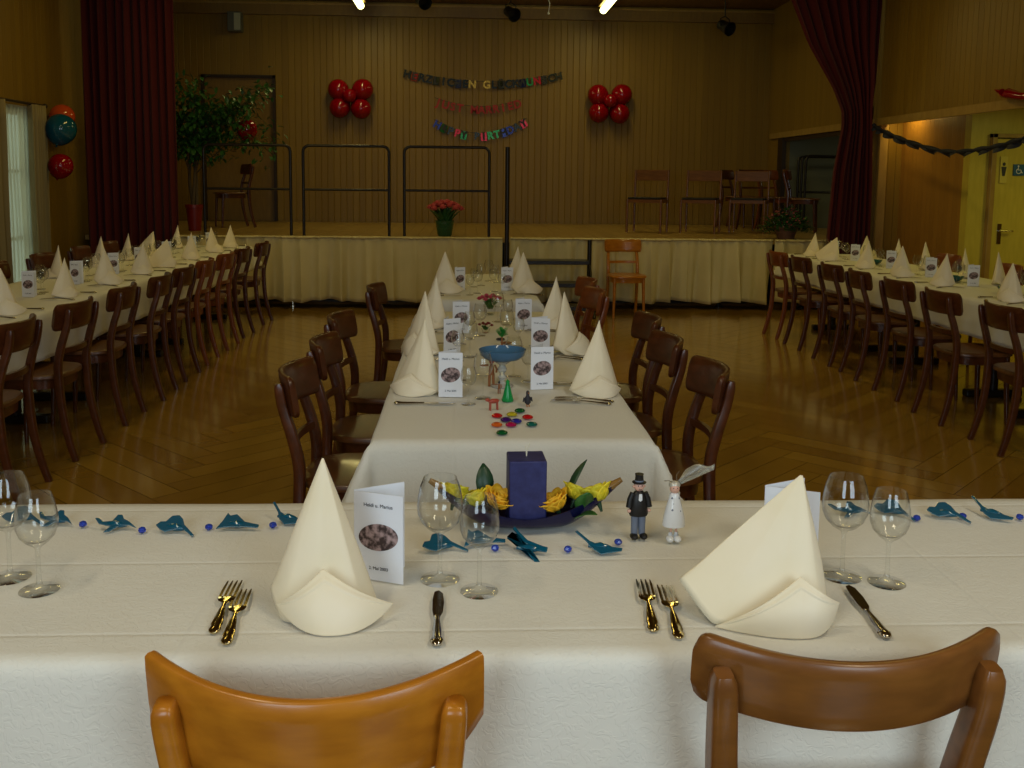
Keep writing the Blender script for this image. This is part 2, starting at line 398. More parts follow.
s = thing('wheelchair_sign', (5.43, 9.262, 1.63), 0, 'small square blue wheelchair sign on the corridor door', 'sign')
b = MB(); b.box(-.055, .055, -.006, .006, -.055, .055); b.build('sign_plate', M_signblue, s, smooth=False)
b = MB(); b.ball((-.01, -.008, .036), .009, .003, .009, 10)
b.tube([(-.01, -.008, .026), (-.01, -.008, 0), (.017, -.008, 0), (.028, -.008, -.03), (.036, -.008, -.027)], .0045, 6)
b.tube([(-.004+.024*math.cos(a), -.008, -.012+.024*math.sin(a)) for a in [math.radians(t) for t in range(110, 371, 26)]], .004, 6)
b.build('wheelchair_symbol', M_white, s)

# left window with sheer light, drapes
w1 = MB()
for q in ((WY0, WY0+.06, WZ0, WZ1), (WY1-.06, WY1, WZ0, WZ1), (WY0, WY1, WZ0, WZ0+.06), (WY0, WY1, WZ1-.06, WZ1), (9.19, 9.25, WZ0, WZ1), (WY0, WY1, 1.50, 1.53), (WY0, WY1, .85, .88)):
    w1.box(XL-.09, XL-.04, q[0], q[1], q[2], q[3])
w1 = struct(w1.build('window_1', M_trim, smooth=False))
b = MB(); b.box(XL-.07, XL-.064, WY0+.05, WY1-.05, WZ0+.05, WZ1-.05)
b.build('pane', M_glass, w1, smooth=False)
M_sheer = bpy.data.materials.new('sheer'); M_sheer.use_nodes = True
nt = M_sheer.node_tree; nt.nodes.remove(nt.nodes['Principled BSDF'])
tr = nt.nodes.new('ShaderNodeBsdfTransparent'); tl = nt.nodes.new('ShaderNodeBsdfTranslucent'); df = nt.nodes.new('ShaderNodeBsdfDiffuse')
tl.inputs[0].default_value = (.8, .8, .7, 1); df.inputs[0].default_value = (.7, .7, .6, 1)
m1 = nt.nodes.new('ShaderNodeMixShader'); m2 = nt.nodes.new('ShaderNodeMixShader'); m1.inputs[0].default_value = .4; m2.inputs[0].default_value = .45
nt.links.new(tl.outputs[0], m1.inputs[1]); nt.links.new(df.outputs[0], m1.inputs[2]); nt.links.new(tr.outputs[0], m2.inputs[1]); nt.links.new(m1.outputs[0], m2.inputs[2])
nt.links.new(m2.outputs[0], nt.nodes['Material Output'].inputs[0])
M_drape = mat('beige drape', (.26, .20, .09), .8)
def hanging(name, y0, y1, x, z0, z1, n, amp, m, label, cat):
    b = MB()
    def fn(u, v):
        y = y0+(y1-y0)*u; z = z0+(z1-z0)*v
        return (x+amp*math.sin(2*PI*n*u)+.3*amp*math.sin(2*PI*n*2.3*u+1), y+.01*math.sin(7*v+u*9), z)
    b.grid(fn, n*12, 12)
    return tag(b.build(name, m, solid=.003), label, cat)
hanging('sheer_curtain', 8.75, 9.75, XL+.03, .3, 2.14, 14, .012, M_sheer, 'thin white sheer curtain hanging in front of the left window', 'curtain')
hanging('window_drape', 9.60, 9.90, XL+.10, .08, 2.16, 8, .035, M_drape, 'beige drape on the stage side of the left window', 'curtain')
hanging('window_drape', 8.4, 9.08, XL+.10, .08, 2.16, 6, .035, M_drape, 'beige brown drape at the left edge of the picture', 'curtain')
b = MB(); b.tube([(XL+.09, 8.3, 2.165), (XL+.09, 9.95, 2.165)], .013, 10); b.ball((XL+.09, 9.96, 2.165), .025)
tag(b.build('curtain_rod', M_darktrim), 'dark curtain rod above the left window', 'curtain rod')

# ------------------------------------------------------------------ stage
st = thing('stage', (0, 11.05, 0), 0, 'raised wooden stage across the far end of the hall', 'stage')
M_deck = planks('stage deck', 'X', .14, (.30, .19, .05), (.38, .24, .07), .3)
b = MB(); b.box(XL+.01, XR-.01, 0, 3.50, .76, .815); b.build('deck', M_deck, st, smooth=False)
for x in (-4.0, -3.0, -2.0, -1.0, 0, 1, 2, 3, 4):
    b = MB(); b.tube([(x, .12, 0), (x, .12, .76)], .025, 10); b.lathe([(.045, 0), (.045, .012), (.02, .02)], 14, (x, .12, 0)); b.build('leg', M_silver if x in (-2.0, -3.0) else M_metal_dark, st)
b = MB(); b.box(XL+.01, XR-.01, .5, .53, 0, .755); b.build('inner_panel', M_black, st, smooth=False)
def skirt(x0, x1, seed, label, hem=.09):
    R = random.Random(seed); W = x1-x0; n = int(W/.012)
    ph = [R.uniform(0, 6.28) for _ in range(6)]
    K = [R.uniform(2.6, 3.4), R.uniform(5, 6), R.uniform(9, 11), 17, 23]
    def prof(x): # pleat depth, sharpened
        s_ = math.sin(K[0]*x*2+ph[0])*.4+(1-2.2*abs(math.sin(K[1]*x*2.3+ph[1]+math.sin(x*3))))*.8+math.sin(K[2]*x*3.6+ph[2]+math.sin(x*5))*.4
        return s_
    b = MB()
    def fn(u, v):
        x = x0+W*u; p = prof(x); 
        t = 1-v
        y = 11.035-.125-.075*p*(.2+.8*t)-.01*t
        sag = .012*math.sin(9*x+ph[4])
        z = (hem+sag*1.3)*(1-v)+(.825+.004*math.sin(25*x))*v
        return (x+.02*p*t, y, z)
    b.grid(fn, n, 16)
    # gathered heading: small scallops
    def fn2(u, v):
        x = x0+W*u; a = abs(math.sin(x*4.6+ph[0]))
        return (x, 10.905-.02*math.sin(PI*v)-.01*math.sin(70*x+2*math.sin(9*x))-.016*prof(x), .828-(.02+.012*a)*(1-v))
    b.grid(fn2, n, 3)
    return tag(b.build('stage_skirt', M_cream, solid=.002), label, 'skirt cloth')
skirt(-3.35, .42, 1, 'cream pleated cloth skirt covering the stage front left of the steps')
skirt(.50, 3.55, 5, 'cream pleated cloth skirt covering the stage front right of the steps')
skirt(3.57, 4.55, 9, 'short cream skirt cloth under the stage plant by the right curtain')
# curtains
def big_curtain(label, left, right, n, amp, m, y0, z0, z1, ypin=None):
    b = MB()
    def fn(u, v):
        z = z0+(z1-z0)*v; a, c = left(z), right(z); x = a+(c-a)*u
        comp = (c-a)/(right(z1)-left(z1)) if right(z1) > left(z1) else 1
        th = 2*PI*n*u
        return (x+.012*math.sin(th*2), y0-amp*math.sin(th)-.35*amp*math.sin(th*.37+2)-.3*amp*math.sin(th*2.1+z), z)
    b.grid(fn, n*14, 60)
    return tag(b.build('stage_curtain', m, solid=.004), label, 'curtain')
big_curtain('dark red velvet stage curtain hanging straight at the left of the stage', lambda z: -4.13, lambda z: -3.16, 11, .05, M_darkred, 10.78, .12, 4.03)
def interp(P):
    def g(z):
        for (a, b_), (c, d) in zip(P, P[1:]):
            if z <= c: t = (z-a)/(c-a); t = t*t*(3-2*t) if False else t; return b_+(d-b_)*t
        return P[-1][1]
    return g
big_curtain('red velvet stage curtain gathered to the wall at the right of the stage',
            interp([(.1, 4.04), (.9, 4.05), (1.6, 4.09), (2.1, 4.17), (2.28, 4.16), (2.5, 4.05), (3.0, 3.74), (3.5, 3.52), (4.05, 3.3)]),
            interp([(.1, 4.57), (1.5, 4.55), (2.28, 4.5), (2.6, 4.53), (4.05, 4.58)]), 9, .055, M_darkred, 10.62, .1, 4.03)

# ceiling lamps on the stage
M_tube = mat('lit tube', (1, 1, .8), .5, emis=(1, .96, .36), es=5)
for i, x in enumerate((-1.48, 1.93)):
    t = thing('tube_lamp', (x, 12.9, 3.92), 0, ['lit fluorescent tube lamp above the left balloon cluster', 'lit fluorescent tube lamp above the right balloon cluster'][i], 'ceiling lamp', 'fluorescent lamps over the stage')
    b = MB(); b.box(-.07, .07, -1.0, 1.0, 0, .125); b.build('housing', M_trim, t, smooth=False, bevel=.008)
    b = MB(); b.tube([(0, -.96, -.05), (0, .96, -.05)], .05, 14); b.build('tube', M_tube, t)
    for yy in (-.98, .98):
        b = MB(); b.box(-.03, .03, yy-.015, yy+.015, -.08, .0); b.build('end_socket', M_white, t, smooth=False)
# loudspeaker on back wall
t = thing('wall_speaker', (-3.36, 14.5, 3.71), 0, 'small grey box loudspeaker high on the stage back wall', 'loudspeaker')
b = MB(); b.box(-.10, .10, -.1, .06, -.14, .14); b.build('cabinet', mat('speaker grey', (.10, .10, .08), .6), t, smooth=False, bevel=.01)
b = MB(); b.box(.0, .09, -.108, -.1, -.12, .12); b.build('grille', mat('grille', (.38, .38, .28), .7), t, smooth=False)
b = MB(); b.tube([(0, .05, .0), (0, .1, 0)], .015); b.build('bracket', M_metal_dark, t)
# stage spotlights
for (x, y, z, lab) in ((3.58, 13.5, 3.62, 'dark stage spotlight hanging near the right curtain'), (.62, 13.9, 3.82, 'small dark spotlight above the letter banners'), (-.62, 13.7, 3.93, 'small dark spotlight right of the left tube lamp')):
    t = thing('stage_spotlight', (x, y, z), .5, lab, 'spotlight', 'spotlights over the stage')
    b = MB(); b.lathe([(.02, -.10), (.07, -.09), (.075, .02), (.10, .12), (.095, .12), (.06, .02)], 18, (0, 0, 0), Matrix.Rotation(math.radians(115), 4, 'X')); b.build('lamp_can', M_black, t)
    b = MB(); b.tube([(-.085, 0, 0), (-.085, 0, .10), (0, 0, .14), (.085, 0, .10), (.085, 0, 0)], .008, 8); b.tube([(0, 0, .14), (0, 0, 4.05-z)], .01, 8); b.build('yoke', M_metal_dark, t)
b = MB(); b.tube([(1.08, 13.0, 4.04), (1.06, 13.0, 3.9), (1.10, 13.02, 3.8), (1.08, 13.0, 3.68)], .006, 6); b.ball((1.08, 13, 3.67), .016)
tag(b.build('hanging_cord', M_white), 'short pale cord hanging from the stage ceiling beside the right tube lamp', 'cord')

# guard rails
def rail_maker():
    t = thing('guard_rail')
    def arc(cx, cz, a0, a1, r=.07): return [(cx+r*math.cos(math.radians(a)), 0, cz+r*math.sin(math.radians(a))) for a in range(a0, a1, (15 if a1 > a0 else -15))]
    pts = [(-.49, 0, 0)]+arc(-.42, .96, 180, 89)+arc(.42, .96, 90, -1)+[(.49, 0, 0)]
    b = MB(); b.tube(pts, .017, 10); b.build('frame', M_metal_dark, t)
    b = MB(); b.tube([(-.49, 0, .53), (.49, 0, .53)], .014, 10); b.build('crossbar', M_metal_dark, t)
    return t
RK = Kind(rail_maker)
for i, (x, lab) in enumerate(((-2.50, 'dark steel stage guard rail beside the ficus tree'), (-1.375, 'dark steel stage guard rail, middle one of three, below the left balloons'), (-.22, 'dark steel stage guard rail behind the vase of pink flowers'))):
    RK.put((x, 11.2, .815), 0, lab, 'railing', 'guard rails along the stage edge')
# stored rails in niche
for i in range(3):
    RK.put((5.16+.04*i, 13.1+.3*i, .815), .06*i, 'dark guard rail stored in the side niche, %s from the curtain' % ORD[i], 'railing', 'guard rails stored beside the stage')
# steps with handrail post
t = thing('stage_steps', (0, 0, 0), 0, 'dark steel steps with a tall handrail post leading up to the stage', 'steps')
for (z, y) in ((.585, 10.64), (.36, 10.40), (.14, 10.16)):
    b = MB(); b.box(.48, 1.36, y-.14, y+.12, z-.03, z+.015); b.build('tread', M_metal_dark, t, smooth=False, bevel=.004)
b = MB(); b.tube([(.46, 10.70, 0), (.46, 10.72, 1.84)], .025, 10); b.tube([(.46, 10.3, 0), (.46, 10.75, .6)], .02, 8); b.build('handrail_post', M_metal_dark, t)
b = MB(); b.tube([(1.39, 10.70, 0), (1.39, 10.70, .82)], .025, 10); b.tube([(1.39, 10.2, 0), (1.39, 10.75, .6)], .02, 8); b.build('side_post', M_metal_dark, t)

# ------------------------------------------------------------------ balloons
def balloon_mesh(b, c, r, down=(0, 0, -1), stretch=1.15):
    d = Vector(down).normalized(); q = Vector((0, 0, -1)).rotation_difference(d).to_matrix().to_4x4()
    prof = []
    for i in range(1, 17):
        a = PI*i/17; z = -math.cos(a); rad = math.sin(a)
        if z < 0: rad *= (1-.16*(-z)**2); z *= stretch
        prof.append((rad*r, z*r))
    prof = [(.006, -stretch*r-.014), (.013, -stretch*r-.012), (.007, -stretch*r-.002)]+prof
    b.lathe(prof, 22, (0, 0, 0), Matrix.Translation(c) @ q)
def cluster(x, z, lab):
    t = thing('balloon_cluster', (x, 14.42, z), 0, lab, 'balloons', 'red balloon clusters on the back wall')
    for (dx, dz, r, dy) in ((-.175, .14, .155, 0), (.18, .15, .155, 0), (-.16, -.12, .150, 0), (.155, -.13, .150, 0), (.0, .05, .10, -.10)):
        b = MB(); balloon_mesh(b, (dx, dy, dz), r, (-dx, .1, -dz*1.0+.001)); b.build('balloon', M_redb, t)
cluster(-1.70, 2.62, 'butterfly cluster of five red balloons on the wall left of the banners')
cluster(2.13, 2.60, 'butterfly cluster of five red balloons on the wall right of the banners')
for (n_, m, x, y, z, r, lab) in (('teal', M_blueb, -4.05, 9.93, 1.94, .15, 'dark teal balloon beside the left window, above the red one'),
                                 ('red', M_redb, -4.06, 9.91, 1.575, .12, 'red balloon hanging lowest beside the left window drape'),
                                 ('orange', M_orb, -4.13, 10.17, 2.075, .125, 'orange balloon peeking out behind the dark teal balloon')):
    b = MB(); balloon_mesh(b, (x, y, z), r, (-.3, 0, -1)); tag(b.build('balloon', m), lab, 'balloon', 'balloons by the left window')
b = MB(); balloon_mesh(b, (-2.66, 11.95, 2.05), .125); tag(b.build('balloon', M_redb), 'single red balloon hanging in the ficus tree', 'balloon')

# ------------------------------------------------------------------ letter banners
PAL = [mat('foil '+n, c, .22, .5) for n, c in (('red', (.45, .01, .02)), ('green', (.02, .22, .05)), ('blue', (.01, .02, .12)), ('silver', (.6, .6, .6)), ('gold', (.6, .38, .06)), ('black', (.015, .02, .015)), ('violet', (.12, .02, .16)))]
M_redpaper = mat('red paper', (.42, .02, .02), .5)
def text_mesh(name, fc):
    tmp = bpy.data.objects.new(name, fc); COL.objects.link(tmp)
    me = bpy.data.meshes.new_from_object(tmp, depsgraph=bpy.context.evaluated_depsgraph_get())
    bpy.data.objects.remove(tmp); o = bpy.data.objects.new(name, me); COL.objects.link(o); return o
def banner(text, x0, x1, zl, zc, zr, size, mats, lab, cards=True):
    t = thing('letter_banner', ((x0+x1)/2, 14.56, zl), 0, lab, 'banner', 'letter banners on the back wall'); cx = (x0+x1)/2; n = len(text)
    def zz(u): return (zl*(1-u)+zr*u) - (((zl+zr)/2-zc)*4*u*(1-u)) - zl
    b = MB(); b.tube([(x0+(x1-x0)*k/24-cx, 0, zz(k/24)+size*.45) for k in range(25)], .004, 6); b.build('string', M_ink, t)
    R = random.Random(len(text))
    for i, ch in enumerate(text):
        if ch == ' ': continue
        u = (i+.5)/n; x = x0+(x1-x0)*u-cx; z = zz(u)
        ang = math.atan2(zz(u+.02)-zz(u-.02), (x1-x0)*.04)
        fc = bpy.data.curves.new('letter', 'FONT'); fc.body = ch; fc.size = size*1.22; fc.extrude = .003; fc.offset = .007 if cards else .005
        fc.align_x = 'CENTER'; fc.align_y = 'CENTER'
        withcard = cards and i % 3 == 1
        fc.materials.append(M_ink if withcard else mats[R.randrange(len(mats))] if R.random() < .5 or not cards else PAL[5])
        o = text_mesh('letter', fc)
        o.rotation_euler = (PI/2, -ang, 0); o.location = (x, -.012, z)
        if withcard:
            b = MB(); s2 = size*.5
            b.box(-s2*.72, s2*.72, -.002, .002, -s2, s2, Matrix.Rotation(R.uniform(-.25, .25), 4, 'Z'))
            cd = b.build('letter_card', mats[R.randrange(len(mats))], t, smooth=False); cd.location = (x, 0, z); cd.rotation_euler = (0, -ang, 0)
            o.parent = cd; o.location = (0, -.006, 0); o.rotation_euler = (PI/2, 0, 0)
        else: o.parent = t
banner('HERZLICHEN GLÜCKWUNSCH', -.93, 1.43, 3.02, 2.87, 3.02, .125, PAL, 'topmost letter banner of shiny multicoloured cards with German congratulations')
banner('JUST MARRIED', -.47, .82, 2.62, 2.50, 2.61, .13, [M_redpaper], 'middle banner of plain red letters reading JUST MARRIED', cards=False)
banner('HAPPY BIRTHDAY', -.48, .91, 2.30, 2.11, 2.34, .125, [PAL[0], PAL[6], PAL[1], PAL[5], PAL[2]], 'lowest letter banner of dark multicoloured cards, sagging deepest')

# garland at right opening
b = MB(); G = [(4.5, 10.55, 2.13), (4.5, 10.43, 2.085), (4.5, 9.76, 1.93), (4.5, 8.91, 1.795), (4.5, 8.21, 1.80), (4.5, 7.63, 1.864), (4.5, 7.0, 1.98), (4.5, 6.2, 2.12)]
def catm(P, u):
    u = u*(len(P)-1); i = min(int(u), len(P)-2); t = u-i
    p = [Vector(P[max(0, min(len(P)-1, k))]) for k in (i-1, i, i+1, i+2)]
    return .5*((2*p[1])+(p[2]-p[0])*t+(2*p[0]-5*p[1]+4*p[2]-p[3])*t*t+(3*p[1]-p[0]-3*p[2]+p[3])*t**3)
pts = [catm(G, k/160) for k in range(161)]
b.tube(pts, [.010+.012*abs(math.sin(k*PI/160*17)) for k in range(161)], 8)
def scal(u, v):
    p = catm(G, u); a = abs(math.sin(u*PI*17)); return (p.x+.03*math.sin(u*120)*(1-v), p.y, p.z-(1-v)*(.012+.05*a))
b.grid(scal, 200, 3)
tag(b.build('paper_garland', mat('navy crepe', (.012, .014, .03), .7)), 'dark crepe paper garland swagged across the right opening', 'garland')
b = MB()
b.tube([(4.52, 8.05, 2.235), (4.50, 7.9, 2.24), (4.50, 7.7, 2.20), (4.50, 7.4, 2.19), (4.5, 7.0, 2.22)], [.012, .045, .03, .05, .06], 10); b.tube([(4.5, 8.0, 2.26), (4.5, 8.12, 2.29)], [.03, .004], 8)
tag(b.build('red_ribbon', M_redb), 'red ribbon bunched on the wall at the upper right edge', 'ribbon')

# ------------------------------------------------------------------ chairs
def chair_maker(name, mw, ms, width=.41, sag=.07, zt=.83, peak=.0, point=0, railh=.14, up=.80, pr=.0135, seatw=.166):
    def mk():
        t = thing(name)
        hw = width/2
        def arc_y(u): return -.085+sag*(u*u)        # u in -1..1 across the rail
        # backrest: curved board with rounded cross-section
        b = MB(); R = []
        n = 48
        for i in range(n+1):
            u = -math.cos(PI*i/n)*.5+(-1+2*i/n)*.5; x = hw*u; yc = arc_y(u)
            e = min(1, (1-abs(u))/.09); rd = math.sqrt(max(0, 1-(1-e)**2)) if not point else 1
            top = zt+peak*u*u; bot = top-railh
            if point: bot = top-railh+max(0, (abs(u)-.72)/.28)**2*.045; top = top+0
            else:
                top -= (1-rd)*.026; bot += (1-rd)*.026
            tk = .011
            slope = 2*sag*u/hw; nrm = Vector((-slope, 1, 0)).normalized()
            ring = []
            prof = [(-1, -.5), (-1, 0), (-1, .5), (-.9, .9), (-.45, 1), (.45, 1), (.9, .9), (1, .5), (1, 0), (1, -.5), (.9, -.9), (.45, -1), (-.45, -1), (-.9, -.9)]
            for (a, c) in prof:
                zz = (top+bot)/2+c*(top-bot)/2 if abs(c) < .8 else ((top - (1-abs(c))*.04) if c > 0 else (bot+(1-abs(c))*.04))
                p = Vector((x, yc, zz))+nrm*(a*tk)
                lean = (zz-zt)*.16
                p.y -= lean; ring.append(p)
            R.append(ring)
        b.rings(R); b.build('backrest', mw, t, bevel=0, angle=60)
        # rear legs running up into posts behind the rail
        for s_ in (-1, 1):
            u = up; xt = hw*u; yt = arc_y(u)-.022
            P = [(s_*(seatw+.006), -.075, 0), (s_*(seatw+.004), -.045, .10), (s_*seatw, -.012, .26), (s_*seatw, .0, .42), (s_*seatw, .0, .52), (s_*(seatw+(xt-seatw)*.45), (yt)*.35, .62), (s_*(xt-.004), yt*.85+.0, .72), (s_*xt, yt-.004, zt-.028)]
            cp = [catm(P, k/28) for k in range(29)]
            b = MB(); b.tube(cp, [(pr+.004*math.sin(PI*k/28))*(1 if k < 27 else (.94 if k == 27 else .70)) for k in range(29)], 12, sq=(1.0, 1.15)); b.build('leg', mw, t, angle=60)
        # lower crossbar
        b = MB(); R = []
        for i in range(13):
            u = -1+2*i/12; x = (seatw+.004)*u; y = -.035+.035*u*u
            R.append([Vector((x, y+dy, z)) for dy, z in ((-.008, .565), (-.008, .592), (.008, .592), (.008, .565))])
        b.rings(R); b.build('crossbar', mw, t, angle=40)
        # seat
        def outline(k, sc=1):
            pts = []
            for i in range(32):
                a = 2*PI*i/32; c, d = math.cos(a), math.sin(a); ex = .62
                x = .205*math.copysign(abs(c)**ex, c)*(1+.06*d); y = .195+.205*math.copysign(abs(d)**ex, d)
                pts.append(Vector((x*sc, .195+(y-.195)*sc, k)))
            return pts
        b = MB(); b.rings([outline(.432, .96), outline(.436, 1), outline(.452, 1), outline(.458, .97), outline(.455, .85), outline(.452, .4)])
        b.build('seat', ms, t, angle=50)
        b = MB(); b.rings([outline(.38, .88), outline(.432, .90)]); b.build('apron', mw, t, angle=50)
        for s_ in (-1, 1):
            b = MB(); b.tube([(s_*.168, .355, 0), (s_*.163, .345, .2), (s_*.158, .335, .435)], [.0115, .016, .019], 12); b.build('leg', mw, t)
        return t
    return mk
K_dark = Kind(chair_maker('dining_chair', M_chair, M_seat))
K_red = Kind(chair_maker('dining_chair', M_chair_red, M_seat))
K_or = Kind(chair_maker('dining_chair', M_chair_or, M_chair_or, point=1, sag=.095, peak=.022, width=.47, zt=.800, railh=.150, up=.86, pr=.0175, seatw=.175))
K_md = Kind(chair_maker('dining_chair', M_chair_md, M_chair_md, width=.462, sag=.08, zt=.820, peak=.018, railh=.112, up=.87, pr=.0185, seatw=.178))
CH = 'chair'
K_or.put((-.212, 1.315, 0), math.radians(-1.5), 'orange brown wooden chair with pointed backrest corners, foreground left', CH, 'chairs at the front table')
K_md.put((.576, 1.355, 0), math.radians(1), 'mid brown wooden chair with rounded backrest, foreground right', CH, 'chairs at the front table')
LN = [4.49, 5.18, 5.90, 6.55, 7.15, 7.77, 8.43, 9.07, 9.85]
for i, y in enumerate(LN):
    k = K_red if i in (5, 6) else K_dark
    k.put((-2.10+random.uniform(-.015, .015), y, 0), PI/2+random.uniform(-.05, .05), '%s wooden chair, %s from the stage on the aisle side of the left table' % ('reddish' if k is K_red else 'dark brown', ORD[len(LN)-1-i]), CH, 'chairs along the left table')
for i, y in enumerate([4.9, 5.65, 6.5, 7.35, 8.2, 9.0, 9.7]):
    K_dark.put((-3.52, y, 0), -PI/2+random.uniform(-.05, .05), 'dark wooden chair, %s from the stage on the window side of the left table' % ORD[6-i], CH, 'chairs along the left table')
RN = [5.2, 5.86, 6.52, 7.18, 7.74, 8.46, 9.06]
for i, y in enumerate(RN):
    k = K_red if i == 6 else K_dark
    k.put((3.03+random.uniform(-.015, .015), y, 0), -PI/2+random.uniform(-.06, .06), '%s wooden chair, %s from the stage on the aisle side of the right table' % ('reddish' if k is K_red else 'dark brown', ORD[6-i]), CH, 'chairs along the right table')
for i, y in enumerate([5.9, 6.75, 7.75, 8.75]):
    K_red.put((4.50, y, 0), PI/2+random.uniform(-.05, .05), 'reddish wooden chair, %s from the stage beyond the right table by the opening' % ORD[3-i], CH, 'chairs along the right table')
CL = [(-.56, 3.38, .02), (-.55, 3.98, .03), (-.575, 4.68, .08), (-.52, 5.98, .05)]
for i, (x, y, a) in enumerate(CL):
    K_dark.put((x, y, 0), -PI/2-a, 'dark brown wooden chair, %s from the camera on the left side of the centre tables' % ORD[i], CH, 'chairs at the centre tables')
CR = [(.865, 3.42, .0), (.835, 4.04, .05), (.87, 4.66, .03)]
for i, (x, y, a) in enumerate(CR):
    K_dark.put((x, y, 0), PI/2+a, 'dark brown wooden chair, %s from the camera on the right side of the centre tables' % ORD[i], CH, 'chairs at the centre tables')
K_red.put((.76, 5.80, 0), PI/2+.12, 'reddish wooden chair on the right side, where the two centre tables meet', CH, 'chairs at the centre tables')
K_red.put((.79, 6.42, 0), PI/2+.1, 'reddish wooden chair on the right of the farther centre table', CH, 'chairs at the centre tables')
K_orf = Kind(chair_maker('dining_chair', M_chair_or, M_chair_or))
K_orf.put((1.76, 10.64, 0), PI+.05, 'glossy orange wooden chair standing against the stage front beside the steps', CH)

# square framed chairs on the stage
def stchair():
    t = thing('stage_chair'); hw = .22; m = M_chair_md
    for (x, y, z1) in ((-hw, .0, .81), (hw, .0, .81), (-hw, .38, .43), (hw, .38, .43)):
        b = MB(); b.tube([(x, y, 0), (x, y, z1*.5), (x, y-(.03 if z1 > .5 else 0), z1)], .014, 8, sq=(1, 1)); b.build('leg', m, t)
    b = MB(); b.box(-hw, hw, -.045, -.02, .67, .81); b.build('backrest', m, t, smooth=False, bevel=.006)
    b = MB(); b.box(-.21, .21, -.01, .40, .43, .455); b.build('seat', M_black, t, smooth=False, bevel=.008)
    b = MB(); b.box(-hw, hw, .372, .388, .385, .43); b.box(-hw, hw, -.008, .008, .385, .43); b.box(-hw-.008, -hw+.008, 0, .38, .385, .43); b.box(hw-.008, hw+.008, 0, .38, .385, .43); b.build('seat_frame', m, t, smooth=False)
    return t
K_st = Kind(stchair)
for i, (x, y, rz, lab) in enumerate(((2.44, 12.62, PI-.42, 'square wooden chair on the stage, leftmost of the row'), (3.14, 12.62, PI-.42, 'square wooden chair on the stage, second from left'), (3.82, 12.75, PI-.42, 'square wooden chair on the stage, third from left before the stacked chairs'))):
    K_st.put((x, y, .815), rz, lab, CH, 'square chairs on the stage')
# stacked chairs at right of stage, leaning seat on seat
for i in range(4):
    k = (K_dark, K_red, K_dark, K_dark)[i]
    k.put(((3.98, 4.30, 3.82, 4.28)[i], (13.3, 13.55, 13.95, 12.6)[i], .820), PI+.25+.3*i, ('reddish' if i == 1 else 'dark')+' wooden chair crowded at the right end of the stage, '+('in the middle', 'against the side wall', 'farthest back', 'nearest the curtain')[i], CH, 'chairs crowded beside the stage niche')
K_dark.put((-2.92, 12.95, .820), PI/2+.5, 'dark wooden chair in shadow behind the ficus on the stage', CH)

# ------------------------------------------------------------------ tables and cloths
M_tabletop = wood('table top', (.12, .05, .02), (.17, .07, .025))
def make_table(x0, x1, y0, y1, lab, group=None):
    t = thing('banquet_table', ((x0+x1)/2, (y0+y1)/2, 0), 0, lab, 'table', group); a, c = (x1-x0)/2, (y1-y0)/2
    b = MB(); b.box(-a+.01, a-.01, -c+.01, c-.01, .712, .738); b.build('tabletop', M_tabletop, t, smooth=False, bevel=.004)
    longx = a > c
    for s_ in (-1, 1):
        px, py = ((a-.3)*s_, 0) if longx else (0, (c-.3)*s_)
        b = MB(); b.tube([(px, py, .05), (px, py, .712)], .035, 14); b.build('pedestal', M_metal_dark, t)
        b = MB()
        if longx: b.box(px-.035, px+.035, -c*.52, c*.52, .0, .05)
        else: b.box(-a*.52, a*.52, py-.035, py+.035, .0, .05)
        b.build('foot', M_metal_dark, t, smooth=False, bevel=.01)
    return t
def drape(x0, x1, y0, y1, hang, res, seed, lab, z=.745, wave=.010, flare=.06):
    R = random.Random(seed); p = [R.uniform(0, 6) for _ in range(8)]
    xa, xb, ya, yb = x0-hang, x1+hang, y0-hang, y1+hang
    # sample denser round the edge
    def axis(a, c, A, C):
        s_ = []; n = max(2, int(round((A-a)/(res*.6)))); s_ += [a+(A-a)*i/n for i in range(n)]
        n = max(2, int(round((C-A)/res))); s_ += [A+(C-A)*i/n for i in range(n)]
        n = max(2, int(round((c-C)/(res*.6)))); s_ += [C+(c-C)*i/n for i in range(n+1)]
        return s_
    X = axis(xa, xb, x0, x1); Y = axis(ya, yb, y0, y1); vs = []
    r = .012
    for yy in Y:
        for xx in X:
            dx = xx-min(max(xx, x0), x1); dy = yy-min(max(yy, y0), y1); d = math.hypot(dx, dy)
            cx, cy = xx-dx, yy-dy; zz = z
            zz += .0012*math.sin(xx*9+p[0]+math.sin(yy*5))*math.sin(yy*11+p[1])
            if d > 1e-6:
                ux, uy = dx/d, dy/d; out = r*(1-math.exp(-d/r))+flare*d
                along = xx*abs(uy)+yy*abs(ux)
                k = min(1, d/.25); corner = 2*abs(ux*uy)
                out += wave*k*(math.sin(along*13+p[2])+.6*math.sin(along*29+p[3]))+corner*.10*k
                cx += ux*out; cy += uy*out; zz -= d-r*(1-math.exp(-d/r))*.6
                if corner > .3: zz += (corner-.3)*(d*.25)
            vs.append((cx, cy, max(zz, .02)))
    nx = len(X); b = MB(); b.add(vs, [(j*nx+i, j*nx+i+1, (j+1)*nx+i+1, (j+1)*nx+i) for j in range(len(Y)-1) for i in range(nx-1)])
    return tag(b.build('tablecloth', M_cloth, solid=.0016, angle=180), lab, 'tablecloth')
for i in range(3):
    make_table(-1.9+1.4*i, -.5+1.4*i, 1.46, 2.17, 'front banquet table hidden under the long white cloth, %s from the left' % ORD[i], 'tables under the front cloth')
    make_table(-3.1, -2.32, 3.95+2.16*i, 6.11+2.16*i, 'table under the left long cloth, %s from the stage' % ORD[2-i], 'tables of the left row')
    make_table(3.34, 4.12, 4.4+1.8*i, 6.2+1.8*i, 'table under the right long cloth, %s from the stage' % ORD[2-i], 'tables of the right row')
